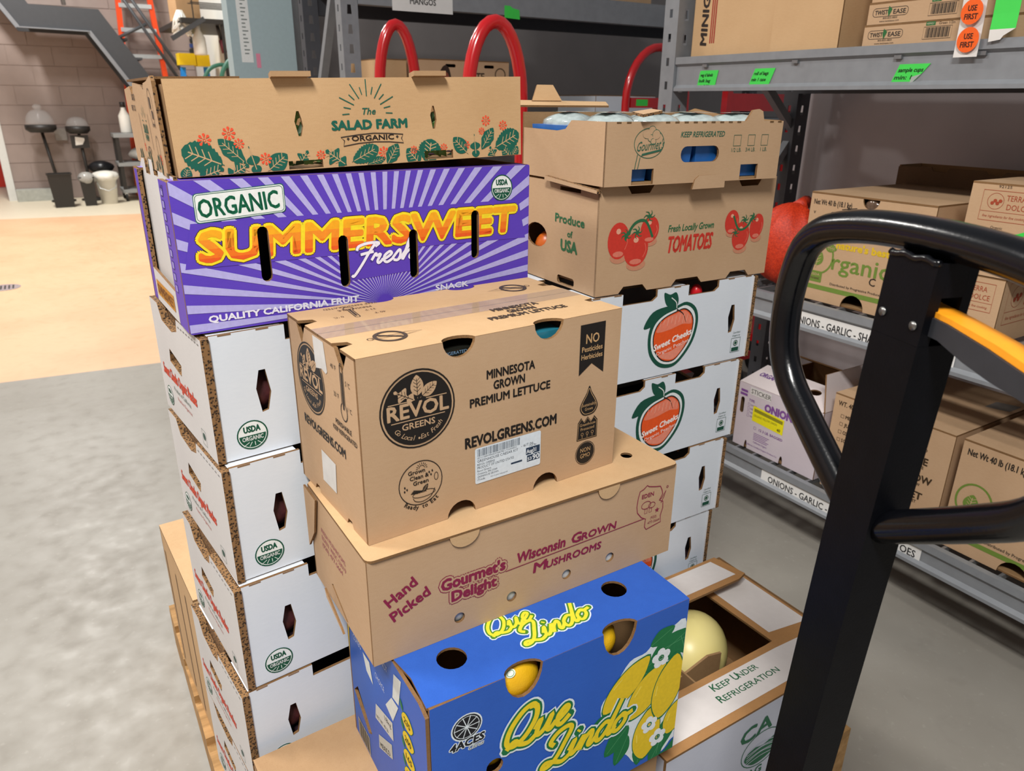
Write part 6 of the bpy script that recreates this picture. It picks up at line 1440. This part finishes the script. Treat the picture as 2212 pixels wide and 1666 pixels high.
jg = thing('jug', 'white plastic jug with black cap on the utility cart', 'jug', (a.x + .26, 12.8, .9502)); MB().lathe([(.075, 0), (.08, .02), (.08, .24), (.03, .33), (.03, .36), (0, .36)], 18).build('body', WPL, jg, True); MB().lathe([(.036, .36), (.036, .43), (0, .43)], 14).build('cap', BPL, jg, True)
tag(MB().blob((0, 0, 0), .16, .12, .10, 16, 10, .14, 6, freq=4).build('rubbish_bag', mat('black_poly', '#17181c', .35, .2, 30), None, True, (onY(12.3, 226, 365).x, 12.98, .46)), 'black plastic bag bulging behind the white bucket', 'bag')
bx_ = onY(13.32, 131, 290); tag(MB().box(-.075, .075, -.05, 0, -.085, .085).build('outlet_box', mat('grey_metal_box', '#9a9590', .5, .1, metal=.4), None, False, (bx_.x, 13.3215, bx_.z)), 'small grey electrical box on the brown block wall', 'outlet')
# shelf on the white wall with tools
YW = 10.2
sh = thing('tool_shelf', 'dark bracket shelf on the white wall holding a wire rack and boxes', 'shelf', (0, 0, 0))
a, b = onY(YW, 375, 45), onY(YW, 500, 52)
zsh = a.z
MB().box(a.x, 2.345, YW - .5, YW + 1.2, zsh - .05, zsh).build('board', BPL, sh); MB().bar((a.x - .12, YW - .48, zsh - .22), (a.x + .25, YW - .48, zsh), .05, .05, 0, (0, 1, 0)).build('bracket', DG, sh)
for i in range(5): MB().box(1.75, 2.33, YW - .45 + .15 * i, YW - .44 + .15 * i, zsh + .16, zsh + .17).build('rack_wire', BPL, sh)
for x in (1.76, 2.3): MB().box(x, x + .012, YW - .46, YW - .448, zsh + .0005, zsh + .36).build('rack_post', BPL, sh); MB().box(x, x + .012, YW + .15, YW + .162, zsh + .0005, zsh + .36).build('rack_post', BPL, sh)
for x in (2.05, 2.25): MB().box(x, x + .03, YW - .47, YW - .44, zsh - .75, zsh - .0505).build('hanging_rail', BPL, sh)
carton('kraft_carton', 'small kraft carton on the dark wall shelf in the far corner', (a.x + .02, YW - .2, zsh + .0003), 8, .26, .3, .3, [KRAFT2, KIN, CUT])
def hung(name, lab, cat, px, py, mbuild, m):
    c = onY(YW - .3, px, py); o = mbuild.build(name, m, None, True, c); tag(o, lab, cat)
mop = MB()
for i in range(26):
    q = 2 * pi * i / 26; mop.tube([(.02 * cos(q), .02 * sin(q), .10), (.07 * cos(q * 3), .07 * sin(q * 3), .0), (.10 * cos(q * 5), .08 * sin(q * 5), -.10 - .03 * (i % 3))], .012, 5)
hung('mop_head', 'white string mop head hanging under the dark wall shelf', 'mop', 390, 44, mop, WPL)
hung('bottle', 'white plastic bottle hanging below the dark wall shelf', 'bottle', 430, 86, MB().lathe([(0, -.16), (.07, -.16), (.075, -.14), (.07, .02), (.028, .10), (.028, .15), (0, .15)], 16), WPL)
hung('brush', 'red and black hand brush hanging from the dark wall shelf', 'brush', 470, 82, MB().bar((0, 0, .18), (.04, 0, -.02), .035, .03).bar((.04, 0, -.02), (.06, 0, -.16), .07, .05, 1), [BPL, mat('maroon_bristle', '#6d2530', .7, .2)])
# tag strip and hose
for i in range(5):
    c = onY(13.31, 417, 66 + i * 11); tag(MB().box(-.05, .05, -.006, 0, -.028, .028).build('key_tag', mat('navy_tag' if i == 3 else 'black_tag', '#2b3f78' if i == 3 else '#26241f', .5, .1), None, False, (c.x, 13.3215, c.z)), 'dark %s tag in the column of tags on the brown wall' % ('topmost', 'second', 'third', 'blue', 'lowest')[i], 'tag', 'column of wall tags')
HG = mat('green_hose', '#2f6b58', .4, .1, 30)
def hpx(pts, y): return [tuple(onY(y, *p)) for p in pts]
hs_ = thing('garden_hose', 'green hose coiled on a white reel beside the pale blue panel', 'hose', tuple(onZ(0, 470, 300)))
hs_.location = (0, 0, 0)
MB().tube([Vector((p[0], 9.6, p[1])) for p in cr([(onY(9.6, *q).x, onY(9.6, *q).z) for q in ((440, 175), (452, 150), (475, 140), (496, 145), (508, 160), (510, 190))], 5)], .022, 10).build('hose_coil', HG, hs_, True)
MB().tube([Vector((p[0], 9.52, p[1])) for p in cr([(onY(9.52, *q).x, onY(9.52, *q).z) for q in ((478, 190), (480, 160), (488, 140), (498, 128), (508, 120))], 5)], .024, 10).build('hose_coil', HG, hs_, True)
c = onY(9.7, 500, 175); MB().box(c.x - .28, c.x - .02, 9.66, 9.75, .01, c.z + .02).build('reel_cabinet', WWALL, hs_)
# floor drain
c = onZ(.001, 8, 622); dr = thing('floor_drain', 'round metal floor drain grate in the tan floor', 'drain', (c.x, c.y, 0)); MB().lathe([(.12, .0005), (.12, .004), (0, .004)], 22).build('rim', ALU, dr)
for i in range(6): MB().box(-.08 + i * .028, -.068 + i * .028, -.07, .07, .0041, .0055).build('grate_slot', BPL, dr)
